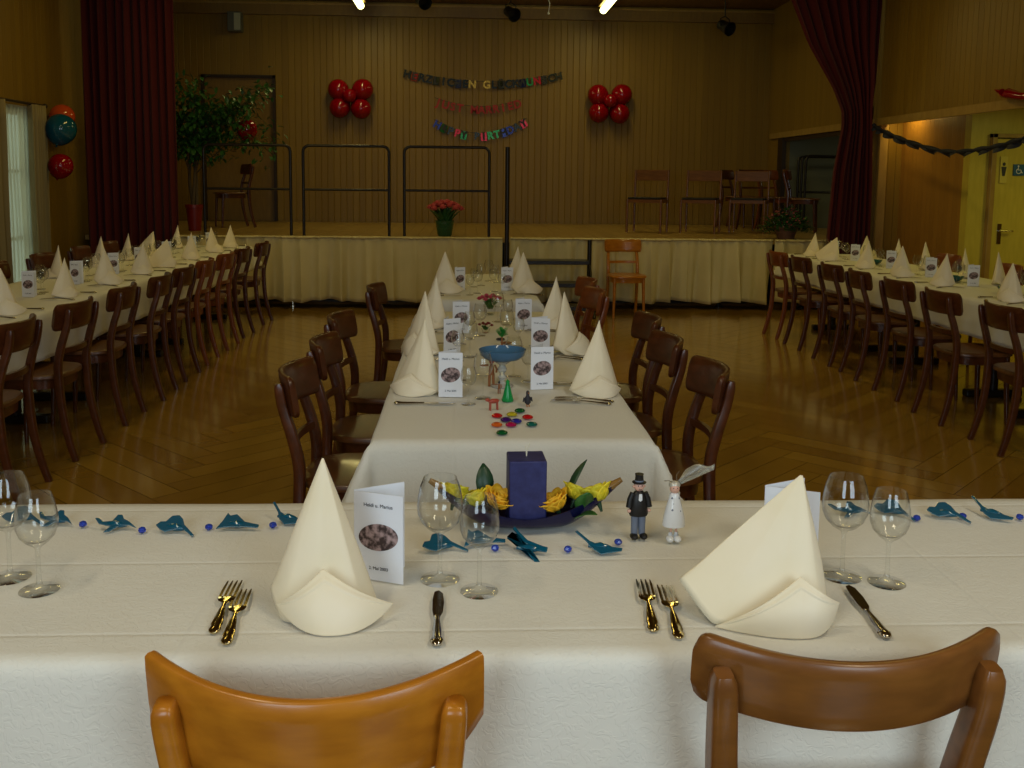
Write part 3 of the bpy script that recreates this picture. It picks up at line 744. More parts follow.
make_table(-.24, .52, 2.74, 5.37, 'nearer centre table with the blue glass bowl on it')
make_table(-.19, .45, 5.93, 7.5, 'farther centre table, closest to the stage steps')
drape(-1.92, 2.32, 1.455, 2.175, .28, .025, 1, 'white damask cloth on the wide front table with two chairs', wave=.004, flare=.03)
drape(-3.11, -2.31, 3.93, 10.45, .26, .04, 2, 'cream cloth on the long left table beside the window')
drape(3.33, 4.13, 4.38, 9.82, .25, .04, 3, 'cream cloth on the long right table beside the corridor')
drape(-.262, .545, 2.705, 5.39, .26, .03, 4, 'cream cloth on the nearer centre table', wave=.006)
drape(-.20, .46, 5.92, 7.52, .22, .04, 5, 'cream cloth on the farther centre table')
ZT = .7485

# ------------------------------------------------------------------ napkins
def smooth_loop(P, it=2):
    for _ in range(it):
        Q = []
        for i in range(len(P)):
            a, c = Vector(P[i]), Vector(P[(i+1) % len(P)]); k = .12 if _ == 0 else .25; Q += [a*(1-k)+c*k, a*k+c*(1-k)]
        P = Q
    return P
def napkin_maker(base, tip, cuffL, cuffA, cuffR, front, seed=0, conc=1.12):
    def mk():
        t = thing('folded_napkin'); R = random.Random(seed)
        ring0 = smooth_loop([Vector(p) for p in base], 3); tipv = Vector(tip); K = 22; rings = []; ph = R.uniform(0, 6)
        n = len(ring0); cen = sum((p for p in ring0), Vector())/n
        for k in range(K+1):
            t_ = k/K*.985; s_ = (1-t_)**conc
            ring = []
            for j, p in enumerate(ring0):
                a = 2*PI*j/n; rip = 1+.055*math.sin(3*a+ph)*math.sin(PI*t_)+.03*math.sin(7*a+ph*2)*math.sin(PI*t_)
                ax = cen.lerp(tipv, t_); ax.z = 0
                off = (p-cen)*s_*rip; q = Vector((ax.x, ax.y, 0))+Vector((off.x, off.y, 0))
                q.z = p.z*(1-t_)+tipv.z*t_
                ring.append(q)
            rings.append(ring)
        b = MB(); b.rings(rings); b.build('folded_body', M_napkin, t, angle=180)
        # turned-up cuff in front
        Lc, A, Rc, Fr = map(Vector, (cuffL, cuffA, cuffR, front))
        def fn(u, v):
            # bottom edge: quadratic through left, front, right ; top edge: left-apex-right
            q = 2*u-1
            bot = Lc*(.5*q*(q-1))+Vector((Fr.x, Fr.y, 0))*(1-q*q)+Rc*(.5*q*(q+1))
            bot.z = (Lc.z*max(0, -q)**3+Rc.z*max(0, q)**3)
            top = (Lc.lerp(A, u*2) if u < .5 else A.lerp(Rc, u*2-1))
            top.y -= .016*math.sin(PI*min(1, abs(q)))-.0
            p = bot.lerp(top, v); p.y -= .008*math.sin(PI*v)*(1-q*q)+.0022*math.exp(-((v-.86)/.035)**2)*min(1, (1-abs(q))*6)
            return p
        b = MB(); b.grid(fn, 40, 44)
        b.build('cuff', M_napkin, t, solid=.003, angle=180)
        return t
    return mk
base_sym = [(-.078, .0, 0), (-.06, -.045, 0), (0, -.062, 0), (.062, -.045, 0), (.078, 0, 0), (.055, .045, 0), (0, .055, 0), (-.055, .045, 0)]
N1 = Kind(napkin_maker([(-.108, .012, .042), (-.080, -.040, 0), (0, -.062, 0), (.065, -.045, 0), (.085, .005, .01), (.055, .045, 0), (0, .055, 0), (-.07, .045, .01)],
                       (-.012, .02, .270), (-.086, -.035, .030), (-.006, -.055, .098), (.108, -.035, .024), (.012, -.096, 0), 1, .98))
N2 = Kind(napkin_maker([(-.176, .018, .060), (-.176, .010, .056), (-.132, -.044, 0), (-.03, -.066, 0), (.055, -.066, 0), (.082, -.02, 0), (.07, .04, 0), (.0, .06, 0), (-.09, .05, .01)],
                       (.040, .03, .242), (-.126, -.050, .002), (.012, -.060, .092), (.080, -.058, .045), (.0, -.094, 0), 2, .97))
N3 = Kind(napkin_maker([(-.100, .0, .02), (-.055, -.05, 0), (.01, -.066, 0), (.07, -.04, 0), (.10, .01, .02), (.055, .045, 0), (0, .055, 0), (-.055, .045, 0)],
                       (.02, .015, .262), (-.095, -.03, .02), (0, -.05, .075), (.088, -.03, .02), (0, -.082, 0), 3, 1.12))
NP = 'napkin'
N1.put((-.232, 1.612, ZT), .05, 'cream folded napkin cone in front of the printed menu card, foreground left', NP, 'napkins on the front table')
N2.put((.552, 1.58, ZT), 0, 'cream napkin with a wide left wing, foreground right', NP, 'napkins on the front table')

# ------------------------------------------------------------------ tableware
def glass_maker(H, rb, rr_, rf, name):
    def mk():
        zb = H*.47
        out = [(rf*.97, .0), (rf, .0012), (rf*.96, .0028), (rf*.5, .0045), (.006, .010), (.0042, .02), (.0038, zb*.6), (.0042, zb-.006), (.009, zb)]
        hb = H-zb
        o2 = [(rb*.55, zb+hb*.08), (rb*.83, zb+hb*.2), (rb*.98, zb+hb*.36), (rb, zb+hb*.5), (rb*.96, zb+hb*.66), (rb*.87, zb+hb*.84), (rr_, H)]
        inn = [(r-.0011, z) for r, z in reversed(o2[1:])]
        prof = out+o2+[(rr_-.0011, H)]+inn+[(rb*.5, zb+hb*.10), (.002, zb+.006)]
        b = MB(); b.lathe(prof, 36); return b.build(name, M_glass, angle=60)
    return mk
G1 = Kind(glass_maker(.198, .043, .031, .037, 'wine_glass')); G2 = Kind(glass_maker(.180, .0365, .027, .035, 'wine_glass'))
WG = 'wine glass'
G1.put((-.045, 1.735, ZT), 0, 'larger empty wine glass right of the printed menu card', WG, 'wine glasses on the front table')
G2.put((.028, 1.68, ZT), 0, 'smaller empty wine glass directly in front of the blue dish', WG, 'wine glasses on the front table')
G1.put((.722, 1.73, ZT), 0, 'larger empty wine glass right of the winged napkin', WG, 'wine glasses on the front table')
G2.put((.796, 1.70, ZT), 0, 'smaller wine glass, rightmost on the front table', WG, 'wine glasses on the front table')
G2.put((-.768, 1.705, ZT), 0, 'smaller wine glass near the left edge, fully in view', WG, 'wine glasses on the front table')
G1.put((-.846, 1.762, ZT), 0, 'larger wine glass cut off by the left picture edge', WG, 'wine glasses on the front table')

def fork_maker(m, Ln=.205):
    def mk():
        t = thing('fork'); b = MB(); wd = .0125
        # local: handle end at y=0, tines towards +y ; slight arch
        def zz(y): return .003+.006*math.sin(PI*min(1, y/Ln))
        for i in range(4):
            x = -wd+2*wd*i/3
            R_ = []
            for y, q in ((Ln*.60, .0023), (Ln*.80, .0022), (Ln*.92, .0018), (Ln, .0010)):
                z_ = zz(y)+.001; R_.append([Vector((x-q, y, z_-.0008)), Vector((x+q, y, z_-.0008)), Vector((x+q, y, z_+.0008)), Vector((x-q, y, z_+.0008))])
            b.rings(R_)
        b.build('tines', m, t, angle=20)
        b = MB(); R = []
        for (y, w_, h_) in ((.0, .003, .002), (.004, .0085, .0035), (.012, .0105, .0045), (.020, .0085, .0035), (.028, .0100, .0042), (.045, .0085, .0030), (.075, .0060, .0026), (Ln*.44, .0036, .0022), (Ln*.50, .0040, .0018), (Ln*.535, .0125, .0014), (Ln*.58, .0152, .0012), (Ln*.625, .0150, .0011)):
            R.append([Vector((w_*math.cos(2*PI*k/10), y, zz(y)+h_*math.sin(2*PI*k/10))) for k in range(10)])
        b.rings(R); b.build('handle', m, t); return t
    return mk
def knife_maker(m, Ln=.205):
    def mk():
        t = thing('knife'); b = MB(); R = []
        for (y, w_, h_) in ((.0, .004, .002), (.004, .009, .005), (.014, .0118, .006), (.024, .009, .0048), (.05, .0085, .004), (.085, .0055, .0036), (.10, .006, .0036)):
            R.append([Vector((w_*math.cos(2*PI*k/10), y, .0055+h_*math.sin(2*PI*k/10))) for k in range(10)])
        b.rings(R); b.build('handle', m, t)
        b = MB(); b.prism([(-.006, .098), (.005, .098), (.0105, .118), (.0125, .155), (.0105, Ln-.014), (.003, Ln), (-.005, Ln-.006), (-.0085, Ln-.04), (-.0085, .125)], .004, .0062); b.build('blade', m, t, bevel=.0005)
        return t
    return mk
FK = Kind(fork_maker(M_gold)); KN = Kind(knife_maker(M_silver)); FS = Kind(fork_maker(M_silver)); 
def lay(kind, a, c, lab, cat, group):
    dx, dy = c[0]-a[0], c[1]-a[1]; rz = math.atan2(-dx, dy); kind.put((a[0], a[1], ZT), rz, lab, cat, group)
gg = 'cutlery on the front table'
lay(FK, (-.411, 1.525), (-.424, 1.736), 'gold toned fork left of the left napkin, the farther of two', 'fork', gg)
lay(FK, (-.381, 1.487), (-.399, 1.70), 'gold toned fork beside the left napkin, the nearer of two', 'fork', gg)
lay(FK, (.317, 1.513), (.338, 1.737), 'gold toned fork farther left of the winged napkin', 'fork', gg)
lay(FK, (.354, 1.487), (.371, 1.695), 'gold toned fork nearer to the winged napkin', 'fork', gg)
lay(KN, (-.043, 1.470), (-.048, 1.662), 'knife with round silver handle end between the two foreground chairs', 'knife', gg)
lay(KN, (.698, 1.476), (.711, 1.66), 'slanting knife right of the winged napkin', 'knife', gg)

# ------------------------------------------------------------------ menu cards
def textobj(body, size, parent, M):
    fc = bpy.data.curves.new('lettering', 'FONT'); fc.body = body; fc.size = size; fc.align_x = 'CENTER'; fc.align_y = 'CENTER'; fc.extrude = .0002
    fc.materials.append(M_ink); o = text_mesh('lettering', fc); o.parent = parent; o.matrix_local = M; return o
def card_maker(wd=.101, h=.168, open_=.42, fine=True):
    def mk():
        t = thing('menu_card')          # spine at origin; front panel runs along +x
        b = MB(); b.box(0, wd, -.0008, .0008, 0, h, Matrix.Rotation(-open_, 4, 'Z')); fp = b.build('front_panel', M_card, t, smooth=False)
        b = MB(); b.box(0, wd, -.0008, .0008, 0, h+.002, Matrix.Rotation(open_, 4, 'Z')); b.build('back_panel', M_card, t, smooth=False)
        MM = Matrix.Rotation(-open_, 4, 'Z') @ Matrix.Translation((wd*.5, -.0012, 0)) @ Matrix.Rotation(PI/2, 4, 'X')
        b = MB(); b.prism([(.037*wd/.092*math.cos(2*PI*k/30), h*.5+.026*math.sin(2*PI*k/30)+.003*math.cos(2*PI*k/30)) for k in range(30)], 0, .0004, MM)
        b.build('printed_picture', M_print, fp, smooth=False)
        if fine:
            textobj('Heidi u. Marius', .0098, fp, MM @ Matrix.Translation((0, h*.86, .0005)))
            textobj('2. Mai 2003', .0085, fp, MM @ Matrix.Translation((0, h*.14, .0005)))
        return t
    return mk
C1 = Kind(card_maker()); C2 = Kind(card_maker(.082, .155, .4, True)); MC = 'menu card'
C1.put((-.206, 1.752, ZT), .04, 'folded white menu card with oval building picture beside the left foreground napkin', MC, 'menu cards on the front table')
C1.put((.578, 1.765, ZT), .02, 'folded white menu card mostly hidden behind the winged napkin', MC, 'menu cards on the front table')

# ------------------------------------------------------------------ birds and beads
SHAPES = [
 [(-.055, .012), (-.045, .017), (-.03, .012), (-.008, .008), (.0, .018), (.012, .012), (.02, .0), (.035, -.006), (.06, -.010), (.04, -.013), (.015, -.012), (-.005, -.016), (-.02, -.012), (-.006, -.004), (-.02, .003), (-.04, .006)],
 [(-.05, .010), (-.042, .018), (-.028, .014), (-.018, .022), (.0, .016), (.014, .006), (.024, -.004), (.060, -.010), (.058, -.014), (.02, -.012), (.0, -.016), (-.02, -.012), (-.036, .0)],
 [(-.05, -.006), (-.038, .006), (-.03, .02), (-.022, .010), (-.005, .010), (.02, .002), (.058, .004), (.056, -.002), (.022, -.008), (.01, -.014), (-.02, -.016), (-.036, -.010)],
 [(-.05, .018), (-.038, .022), (-.015, .004), (.02, .0), (.045, -.004), (.048, .004), (.036, .010), (.0, .012), (-.02, .022), (-.03, .034), (-.036, .030), (-.022, .014), (-.03, .010), (-.012, -.006), (.012, -.026), (.026, -.030), (.026, -.022), (.008, -.004), (-.01, .0)],
 [(-.058, .022), (-.052, .022), (-.024, .004), (-.01, .006), (.008, .010), (.024, .004), (.055, -.014), (.052, -.018), (.02, -.008), (.0, -.012), (-.02, -.010), (-.032, .0)],
]
def bird_maker(k):
    def mk():
        b = MB(); P = [(x*.82, y*1.25+(.012*math.sin(x*55+k))) for x, y in SHAPES[k]]; b.prism(P, .0, .004, Matrix.Translation((0, 0, .012)) @ Matrix.Rotation(math.radians(27), 4, 'X'))
        b.tube([(-.024, .0, .012), (.0, .0, .011), (.014, -.002, .010), (.026, -.004, .009)], [.003, .0085, .006, .002], 8)
        return b.build('glass_bird', M_bird, bevel=.001)
    return mk
BK = [Kind(bird_maker(k)) for k in range(5)]
birds = [(-.956, 2.056, 1, .1, 'leftmost blue glass bird, seen through the large wine glass'), (-.88, 2.042, 0, -.2, 'blue glass bird partly hidden by the small left wine glass'),
 (-.742, 2.01, 0, 0, 'blue glass bird with outstretched neck, left end of the front table'), (-.61, 1.989, 1, -.1, 'plump blue glass bird, second right of the left wine glasses'),
 (-.484, 2.004, 2, .0, 'blue glass bird with pointed crest left of the left napkin'), (-.384, 2.045, 4, -.2, 'blue glass bird tucked behind the left foreground napkin'),
 (-.045, 1.877, 1, .3, 'blue glass bird seen through the stem of the larger middle glass'), (.037, 1.902, 2, .2, 'blue glass bird seen through the smaller middle wine glass'),
 (.129, 1.858, 3, .0, 'blue glass bird with crossed wings in front of the candle dish'), (.275, 1.865, 4, 0, 'slender blue glass bird in front of the groom figurine'),
 (.871, 2.107-.04, 0, -.1, 'blue glass bird behind the larger right wine glass'), (.972, 2.065, 1, -.5, 'blue glass bird behind the smaller right wine glass'),
 (1.085, 2.043, 1, -.35, 'blue glass bird tilted tail down right of the wine glasses'), (1.193, 2.047, 4, -.6, 'blue glass bird with raised tail near the right table end')]
for (x, y, k, a, lab) in birds: BK[k].put((x, y, ZT), a, lab, 'glass bird', 'blue glass birds along the front table')
def bead():
    b = MB(); b.lathe([(.003, 0), (.0075, .003), (.0085, .007), (.0065, .011), (.002, .013)], 8); return b.build('glass_bead', M_bead, smooth=False)
BD = Kind(bead)
for (x, y, lab) in ((-.815, 2.025, 'second bead from the left end'), (-.678, 1.987, 'left of the plump bird'), (-.543, 2.002, 'left of the crested bird'), (-.41, 2.011, 'just left of the left napkin'),
    (.063, 1.872, 'left of the bird with crossed wings'), (.21, 1.863, 'right of the bird with crossed wings'), (.318, 1.899, "at the groom figurine's feet"),
    (1.01, 2.027, 'right beside the small right wine glass'), (1.121, 2.038, 'between the two rightmost birds'), (1.248, 2.029, 'at the right picture edge')):
    BD.put((x, y, ZT), random.random(), 'faceted blue glass bead '+lab, 'bead', 'blue glass beads along the front table')

# ------------------------------------------------------------------ centrepiece
M_dish = mat('cobalt dish', (.006, .006, .045), .1, trans=.15); M_amb = mat('dish tip', (.25, .13, .03), .2)
t = thing('boat_dish', (.133, 2.01, ZT), 0, 'boat shaped dark blue glass dish with upswept ends holding the flowers', 'dish')
def hull(inset, b):
    R = []
    for k in range(33):
        u = -1+2*k/32; x = .20*u; half = max(.004, .062*(1-abs(u)**2.0)-inset); zt_ = .036+.062*abs(u)**1.7; zb = (.004 if inset == 0 else .012)+.086*max(0, (abs(u)-.38)/.62)**1.5
        ring = []
        for j in range(13):
            a = PI*j/12; ring.append(Vector((x, -half*math.cos(a), zt_-(zt_-zb)*math.sin(a)**.7)))
        R.append(ring)
    return R
b = MB(); o_ = hull(0, b); i_ = hull(.004, b)
n = 13
vs = [p for r in o_ for p in r]+[p for r in i_ for p in r]; K = len(o_); fs = []
for a in range(K-1):
    for j in range(n-1):
        fs.append((a*n+j, a*n+j+1, (a+1)*n+j+1, (a+1)*n+j)); q = K*n
        fs.append((q+a*n+j+1, q+a*n+j, q+(a+1)*n+j, q+(a+1)*n+j+1))
    fs.append((a*n, (a+1)*n, K*n+(a+1)*n, K*n+a*n)); fs.append((a*n+n-1, K*n+a*n+n-1, K*n+(a+1)*n+n-1, (a+1)*n+n-1))
b.add(vs, fs); b.build('bowl', M_dish, t, angle=60)
for s_ in (-1, 1):
    b = MB(); b.tube([(s_*.180, 0, .086), (s_*.208, 0, .104)], [.010, .006], 10); b.build('tip', M_amb, t)
M_cand = varied(mat('blue wax', (.03, .03, .14), .5), (.014, .015, .085), (.024, .028, .13), nscale=60, bump=.2, bdist=.003)
t = thing('pillar_candle', (.133, 2.005, ZT), .04, 'square dark blue pillar candle with a pale wick in the flower dish', 'candle')
b = MB(); b.box(-.04, .04, -.04, .04, .016, .158); b.build('wax', M_cand, t, smooth=True, bevel=.003, angle=40)
b = MB(); b.tube([(0, 0, .156), (.001, .0, .170), (.007, 0, .186)], .0012, 6); b.tube([(0, 0, .156), (-.001, .0, .170), (-.002, 0, .180)], .0011, 6); b.build('wick', mat('wick', (.7, .65, .5), .8), t)
M_yel = varied(mat('yellow petals', (.75, .62, .02), .6), (.55, .50, .02), (.85, .68, .03), nscale=40); M_yor = mat('yellow orange petals', (.85, .48, .02), .6)
def rose_maker(m):
    def mk():
        t = thing('yellow_rose'); b = MB(); R = random.Random(3)
        for ring, (n_, rad, tilt, sz) in enumerate(((3, .004, .10, .016), (5, .009, .22, .018), (6, .014, .42, .020), (7, .018, .72, .021))):
            for k in range(n_):
                a = 2*PI*k/n_+ring*.6+R.uniform(-.15, .15)
                def fn(u, v):
                    q = (u-.5)*2; wdt = sz*.88*math.sin(PI*(.18+.72*v))
                    hh = sz*1.25*v; outw = rad*.5+rad*.5*v+math.sin(tilt)*sz*v*v*.9
                    cup = -.35*q*q*sz*.5
                    x = outw+cup; y = q*wdt; z = hh*math.cos(tilt*.7)-ring*.001
                    return (x*math.cos(a)-y*math.sin(a), x*math.sin(a)+y*math.cos(a), z)
                b.grid(fn, 6, 5)
        b.build('petals', m, t, solid=.0008, angle=180)
        b = MB(); b.tube([(0, 0, .004), (0, 0, -.02)], [.006, .002], 8); b.build('stem', M_leafd, t); return t
    return mk
RY = Kind(rose_maker(M_yel)); RO = Kind(rose_maker(M_yor))
for (k, x, y, z, sc, lab) in ((RY, -.022, 2.01, .812, 1.3, 'yellow rose at the left end of the dish, behind the glass'), (RY, .025, 2.0, .802, 1.3, 'yellow rose second from the left in the dish'), (RO, .070, 1.992, .806, 1.25, 'yellow orange rose touching the left side of the candle'),
    (RO, .197, 1.985, .800, 1.3, 'yellow orange rose touching the right side of the candle'), (RY, .240, 2.012, .812, 1.2, 'yellow rose between dark leaves in the dish'), (RY, .288, 2.0, .812, 1.4, 'yellow rose at the right end of the dish')):
    o = k.put((x, y, z), random.random()*6, lab, 'rose', 'roses in the blue dish'); o.scale = (sc, sc, sc); o.rotation_euler.x = .45
def leaf_mesh(b, p, dirv, ln, wd, bend=.3):
    d = Vector(dirv).normalized(); s_ = d.cross(Vector((0, 0, 1)))
    s_ = s_.normalized() if s_.length > .1 else Vector((1, 0, 0)); up = s_.cross(d); p = Vector(p)
    def fn(u, v):
        w_ = wd*math.sin(PI*min(.98, .04+v*.94))**.8; q = (u-.5)*2
        return p+d*(ln*v)+s_*(w_*q)+up*(bend*ln*v*(1-v)+abs(q)*w_*.25)
    b.grid(fn, 2, 6)
for (p, d, ln, wd, lab) in (((.045, 2.03, .80), (-.05, .35, 1), .080, .020, 'dark green leaf rising left of the candle'), ((.225, 2.03, .80), (.6, .5, 1), .100, .010, 'narrow dark leaf pointing up right of the candle'),
    ((.255, 1.975, .785), (.1, -.35, 1), .060, .022, 'broad dull leaf between the right roses'), ((.235, 1.965, .780), (.8, -.5, .35), .055, .018, 'green leaf lying on the right rim of the dish'), ((.0, 1.985, .79), (-.2, -.4, .6), .05, .016, 'green leaf among the left roses')):
    b = MB(); leaf_mesh(b, p, d, ln, wd); tag(b.build('leaf', M_leafd if 'dark' in lab else M_leaf, solid=.0008, angle=180), lab, 'leaf', 'leaves in the blue dish')

# bride and groom figurines
M_skin = mat('figurine skin', (.72, .42, .32), .4); M_grey = mat('grey blue trousers', (.16, .19, .26), .5); M_wh = mat('glossy white', (.78, .80, .82), .15, coat=.5)
M_tulle = mat('silver tulle', (.75, .75, .68), .2, trans=.75)
t = thing('groom_figurine', (.366, 1.938, ZT), .1, 'small groom figurine in black coat and top hat beside the blue dish', 'figurine')
for s_ in (-1, 1):
    b = MB(); b.tube([(s_*.008, 0, .008), (s_*.0075, 0, .065)], [.0072, .0085], 14); b.build('trouser_leg', M_grey, t)
    b = MB(); b.ball((s_*.010, -.006, .006), .0085, .014, .0065, 12); b.build('shoe', M_black, t)
    b = MB(); b.tube([(s_*.013, 0, .098), (s_*.019, -.001, .085), (s_*.0215, -.003, .068)], [.006, .0062, .0068], 12); b.build('sleeve', M_black, t)
    b = MB(); b.ball((s_*.0215, -.004, .061), .0042); b.build('hand', M_skin, t)
b = MB(); b.lathe([(.019, .050), (.0205, .054), (.018, .075), (.0155, .092), (.010, .101), (.005, .104)], 24, sy=.75); b.build('coat', M_black, t)
b = MB(); b.prism([(-.004, .086), (0, .083), (.004, .086), (.003, .099), (-.003, .099)], 0, .002, Matrix.Translation((0, -.0115, 0)) @ Matrix.Rotation(PI/2, 4, 'X')); b.build('shirt_front', M_wh, t)
b = MB(); b.ball((0, 0, .113), .0115, .0105, .0115); b.ball((0, -.011, .112), .0022); b.ball((-.0115, 0, .112), .0025); b.ball((.0115, 0, .112), .0025); h_ = b.build('head', M_skin, t)
b = MB(); b.ball((-.004, -.0095, .1155), .0012); b.ball((.004, -.0095, .1155), .0012); b.tube([(-.003, -.0098, .1075), (0, -.0104, .107), (.003, -.0098, .1075)], .0006, 6); b.build('face', M_ink, h_)
b = MB(); b.lathe([(.0145, .120), (.015, .1215), (.0092, .123), (.0085, .136), (.0092, .139), (.002, .1392)], 24); h_ = b.build('top_hat', M_black, t)
b = MB(); b.lathe([(.0095, .1232), (.0096, .1258), (.0092, .126)], 24); b.build('hat_band', M_grey, h_)
t = thing('bride_figurine', (.437, 1.918, ZT), 0, 'small bride figurine in glossy white dress with silver veil', 'figurine')
for s_ in (-1, 1):
    b = MB(); b.tube([(s_*.006, 0, .01), (s_*.005, 0, .045)], .0022, 10); b.build('leg', M_skin, t)
    b = MB(); b.ball((s_*.008, -.005, .007), .0085, .013, .0075, 12); b.tube([(s_*.006, 0, .01), (s_*.006, 0, .02)], [.006, .0035], 10); b.build('shoe', M_wh, t)
b = MB(); b.lathe([(.0235, .034), (.024, .038), (.0215, .055), (.016, .078), (.0115, .094), (.010, .102), (.005, .106)], 28, sy=.8); d_ = b.build('dress', M_wh, t)
b = MB()
for (x, z) in ((-.006, .095), (.008, .094), (-.003, .083), (-.006, .071), (.010, .068), (-.012, .056), (.004, .05)):
    rr2 = .0105 if z > .09 else (.0125 if z > .08 else .0165); b.ball((x, -.8*math.sqrt(max(1e-6, rr2**2-x*x))-.0005, z), .0024, .0012, .0024, 8)
b.build('dots', M_grey, d_)
b = MB(); b.ball((0, 0, .114), .0105, .010, .0115); b.ball((0, -.0105, .113), .002); h_ = b.build('head', M_skin, t)
b = MB(); b.ball((-.004, -.009, .1165), .0011); b.ball((.004, -.009, .1165), .0011); b.build('face', M_ink, h_)
b = MB(); b.ball((0, .003, .1205), .0125, .011, .0085); b.build('hair', mat('silver hair', (.6, .58, .5), .3, .4), t)
b = MB()
def veil(u, v):
    a = -1.1+2.6*v; rad = .006+.042*u; return (.004+rad*math.cos(a)*1.25+.02*u, .004+rad*math.sin(a)*.5+.003*math.sin(v*22)*u, .124+.036*u*math.cos(a*.55)+.004*math.sin(v*17))
b.grid(veil, 10, 26); b.build('veil', M_tulle, t, solid=.0006, angle=180)
b = MB(); b.tube([(-.002, 0, .124), (-.012, 0, .13), (-.022, .002, .129)], .0008, 6); b.tube([(.004, 0, .126), (.004, .004, .142), (.01, .004, .150)], .0008, 6); b.build('hair_wire', M_silver, t)

# ------------------------------------------------------------------ settings on centre tables
NK = [N1, N2, N3]
cn = 'napkins on the centre tables'
for i, (x, y, k, a) in enumerate(((-.165, 3.33, 2, -.45), (-.175, 4.07, 0, -.7), (-.17, 4.80, 2, -.5), (-.12, 6.30, 0, .1))):
    NK[k].put((x, y, ZT), a, 'cream folded napkin, %s from the camera on the left side of the centre tables' % ORD[i], NP, cn)
for i, (x, y, k, a) in enumerate(((.455, 3.30, 2, .25), (.45, 4.10, 0, .9), (.45, 4.80, 2, .5), (.40, 6.30, 0, .4), (.37, 6.95, 2, .4))):
    NK[k].put((x, y, ZT), a, 'cream folded napkin, %s from the camera on the right side of the centre tables' % ORD[i], NP, cn)
for i, (x, y, s_, w_) in enumerate(((-.03, 3.27, .55, 'left'), (-.03, 4.05, .5, 'left'), (-.0, 4.62, .4, 'left'), (-.01, 6.4, .5, 'left'))):
    C2.put((x-.06, y-.02, ZT), (.35, .95, .6, 1.0)[i], 'folded menu card, %s from the camera on the left of the centre tables' % ORD[i], MC, 'menu cards on the centre tables')
for i, (x, y) in enumerate(((.235, 3.36), (.285, 4.08), (.25, 4.72), (.24, 6.4))):
    C2.put((x, y, ZT), .55 if i != 1 else .1, 'folded menu card, %s from the camera on the right of the centre tables' % ORD[i], MC, 'menu cards on the centre tables')
def small(k, sc, *a):
    o = k.put(*a); o.scale = (sc, sc, sc)
for i, (x, y) in enumerate(((.012, 3.14), (-.03, 3.9), (.02, 4.45), (.03, 6.15), (.06, 6.6))):
    small(G2, .72, (x, y, ZT), 0, 'small wine glass, %s from the camera on the left of the centre tables' % ORD[i], WG, 'wine glasses on the centre tables')
    small(G1, .78, (x+.05, y+.09, ZT), 0, 'larger wine glass, %s from the camera on the left of the centre tables' % ORD[i], WG, 'wine glasses on the centre tables')
for i, (x, y) in enumerate(((.235, 3.50), (.24, 4.25), (.22, 4.9), (.24, 6.25), (.22, 6.9))):
    small(G2, .72, (x, y, ZT), 0, 'small wine glass, %s from the camera on the right of the centre tables' % ORD[i], WG, 'wine glasses on the centre tables')
    small(G1, .78, (x-.05, y+.09, ZT), 0, 'larger wine glass, %s from the camera on the right of the centre tables' % ORD[i], WG, 'wine glasses on the centre tables')
cg = 'cutlery on the centre tables'
for i, y in enumerate((3.14, 3.92, 4.62, 6.08)):
    lay(KN, (-.235, y), (-.03, y), 'knife, %s from the camera on the left of the centre tables' % ORD[i], 'knife', cg)
    lay(FS, (-.20, y+.36), (.0, y+.36), 'fork, %s from the camera on the left of the centre tables' % ORD[i], 'fork', cg)
for i, y in enumerate((3.13, 3.92, 4.62, 6.10)):
    lay(FS, (.49, y), (.29, y+.05), 'silver fork, %s from the camera on the right of the centre tables' % ORD[i], 'fork', cg)
    lay(FS, (.505, y+.035), (.325, y+.085), 'second silver fork of the %s place on the right of the centre tables' % ORD[i], 'fork', cg)
    lay(KN, (.49, y+.32), (.29, y+.32), 'knife, %s from the camera on the right of the centre tables' % ORD[i], 'knife', cg)
# glass nuggets
GM = {n_: mat('nugget '+n_, c, .08, trans=.25) for n_, c in (('red', (.62, .01, .012)), ('orange', (.75, .14, .02)), ('violet', (.06, .01, .16)), ('pink', (.5, .01, .10)), ('blue', (.03, .03, .35)), ('green', (.005, .12, .03)), ('yellow', (.6, .5, .02)), ('teal', (.01, .15, .12)))}
for (x, y, c, lab) in ((.102, 2.969, 'red', 'round red table gem at the left of the cluster'), (.098, 2.857, 'orange', 'round orange table gem at the left of the cluster'), (.128, 2.918, 'violet', 'dark violet table gem beside the pink one'), (.141, 2.857, 'pink', 'pink table gem in front of the violet one'),
    (.150, 2.985, 'yellow', 'small yellow table gem at the back of the cluster'), (.160, 2.90, 'blue', 'blue table gem in the middle of the cluster'), (.198, 2.95, 'red', 'round red table gem at the right of the cluster'), (.205, 2.862, 'teal', 'teal table gem at the right front of the cluster'), (.178, 3.034, 'green', 'green table gem at the back of the cluster'), (.11, 2.764, 'green', 'dark green table gem lying nearest to the table end')):
    b = MB(); b.lathe([(.010, 0), (.0165, .002), (.0175, .005), (.014, .009), (.007, .0115), (.001, .012)], 20); o = b.build('glass_nugget', GM[c], loc=(x, y, ZT)); tag(o, lab, 'table gem', 'coloured gems on the centre table')
# blue bowl on glass stem
t = thing('footed_bowl', (.135, 3.42, ZT), 0, 'blue glass bowl on a faceted clear foot on the centre table', 'bowl')
b = MB(); b.lathe([(.030, .095), (.064, .102), (.080, .116), (.086, .136), (.083, .137), (.074, .117), (.06, .107), (.001, .101)], 32); b.build('bowl', mat('blue bowl glass', (.10, .25, .45), .12, trans=.4), t)
b = MB(); b.lathe([(.040, 0), (.042, .004), (.018, .012), (.008, .022), (.016, .034), (.008, .046), (.018, .062), (.010, .078), (.034, .094), (.001, .0945)], 12); b.build('foot', mat('crystal', (.8, .8, .75), .03, trans=.5), t, smooth=False)
for k, (x, y, m, lab) in enumerate(((.02, .03, M_leaf, 'p'),)): pass
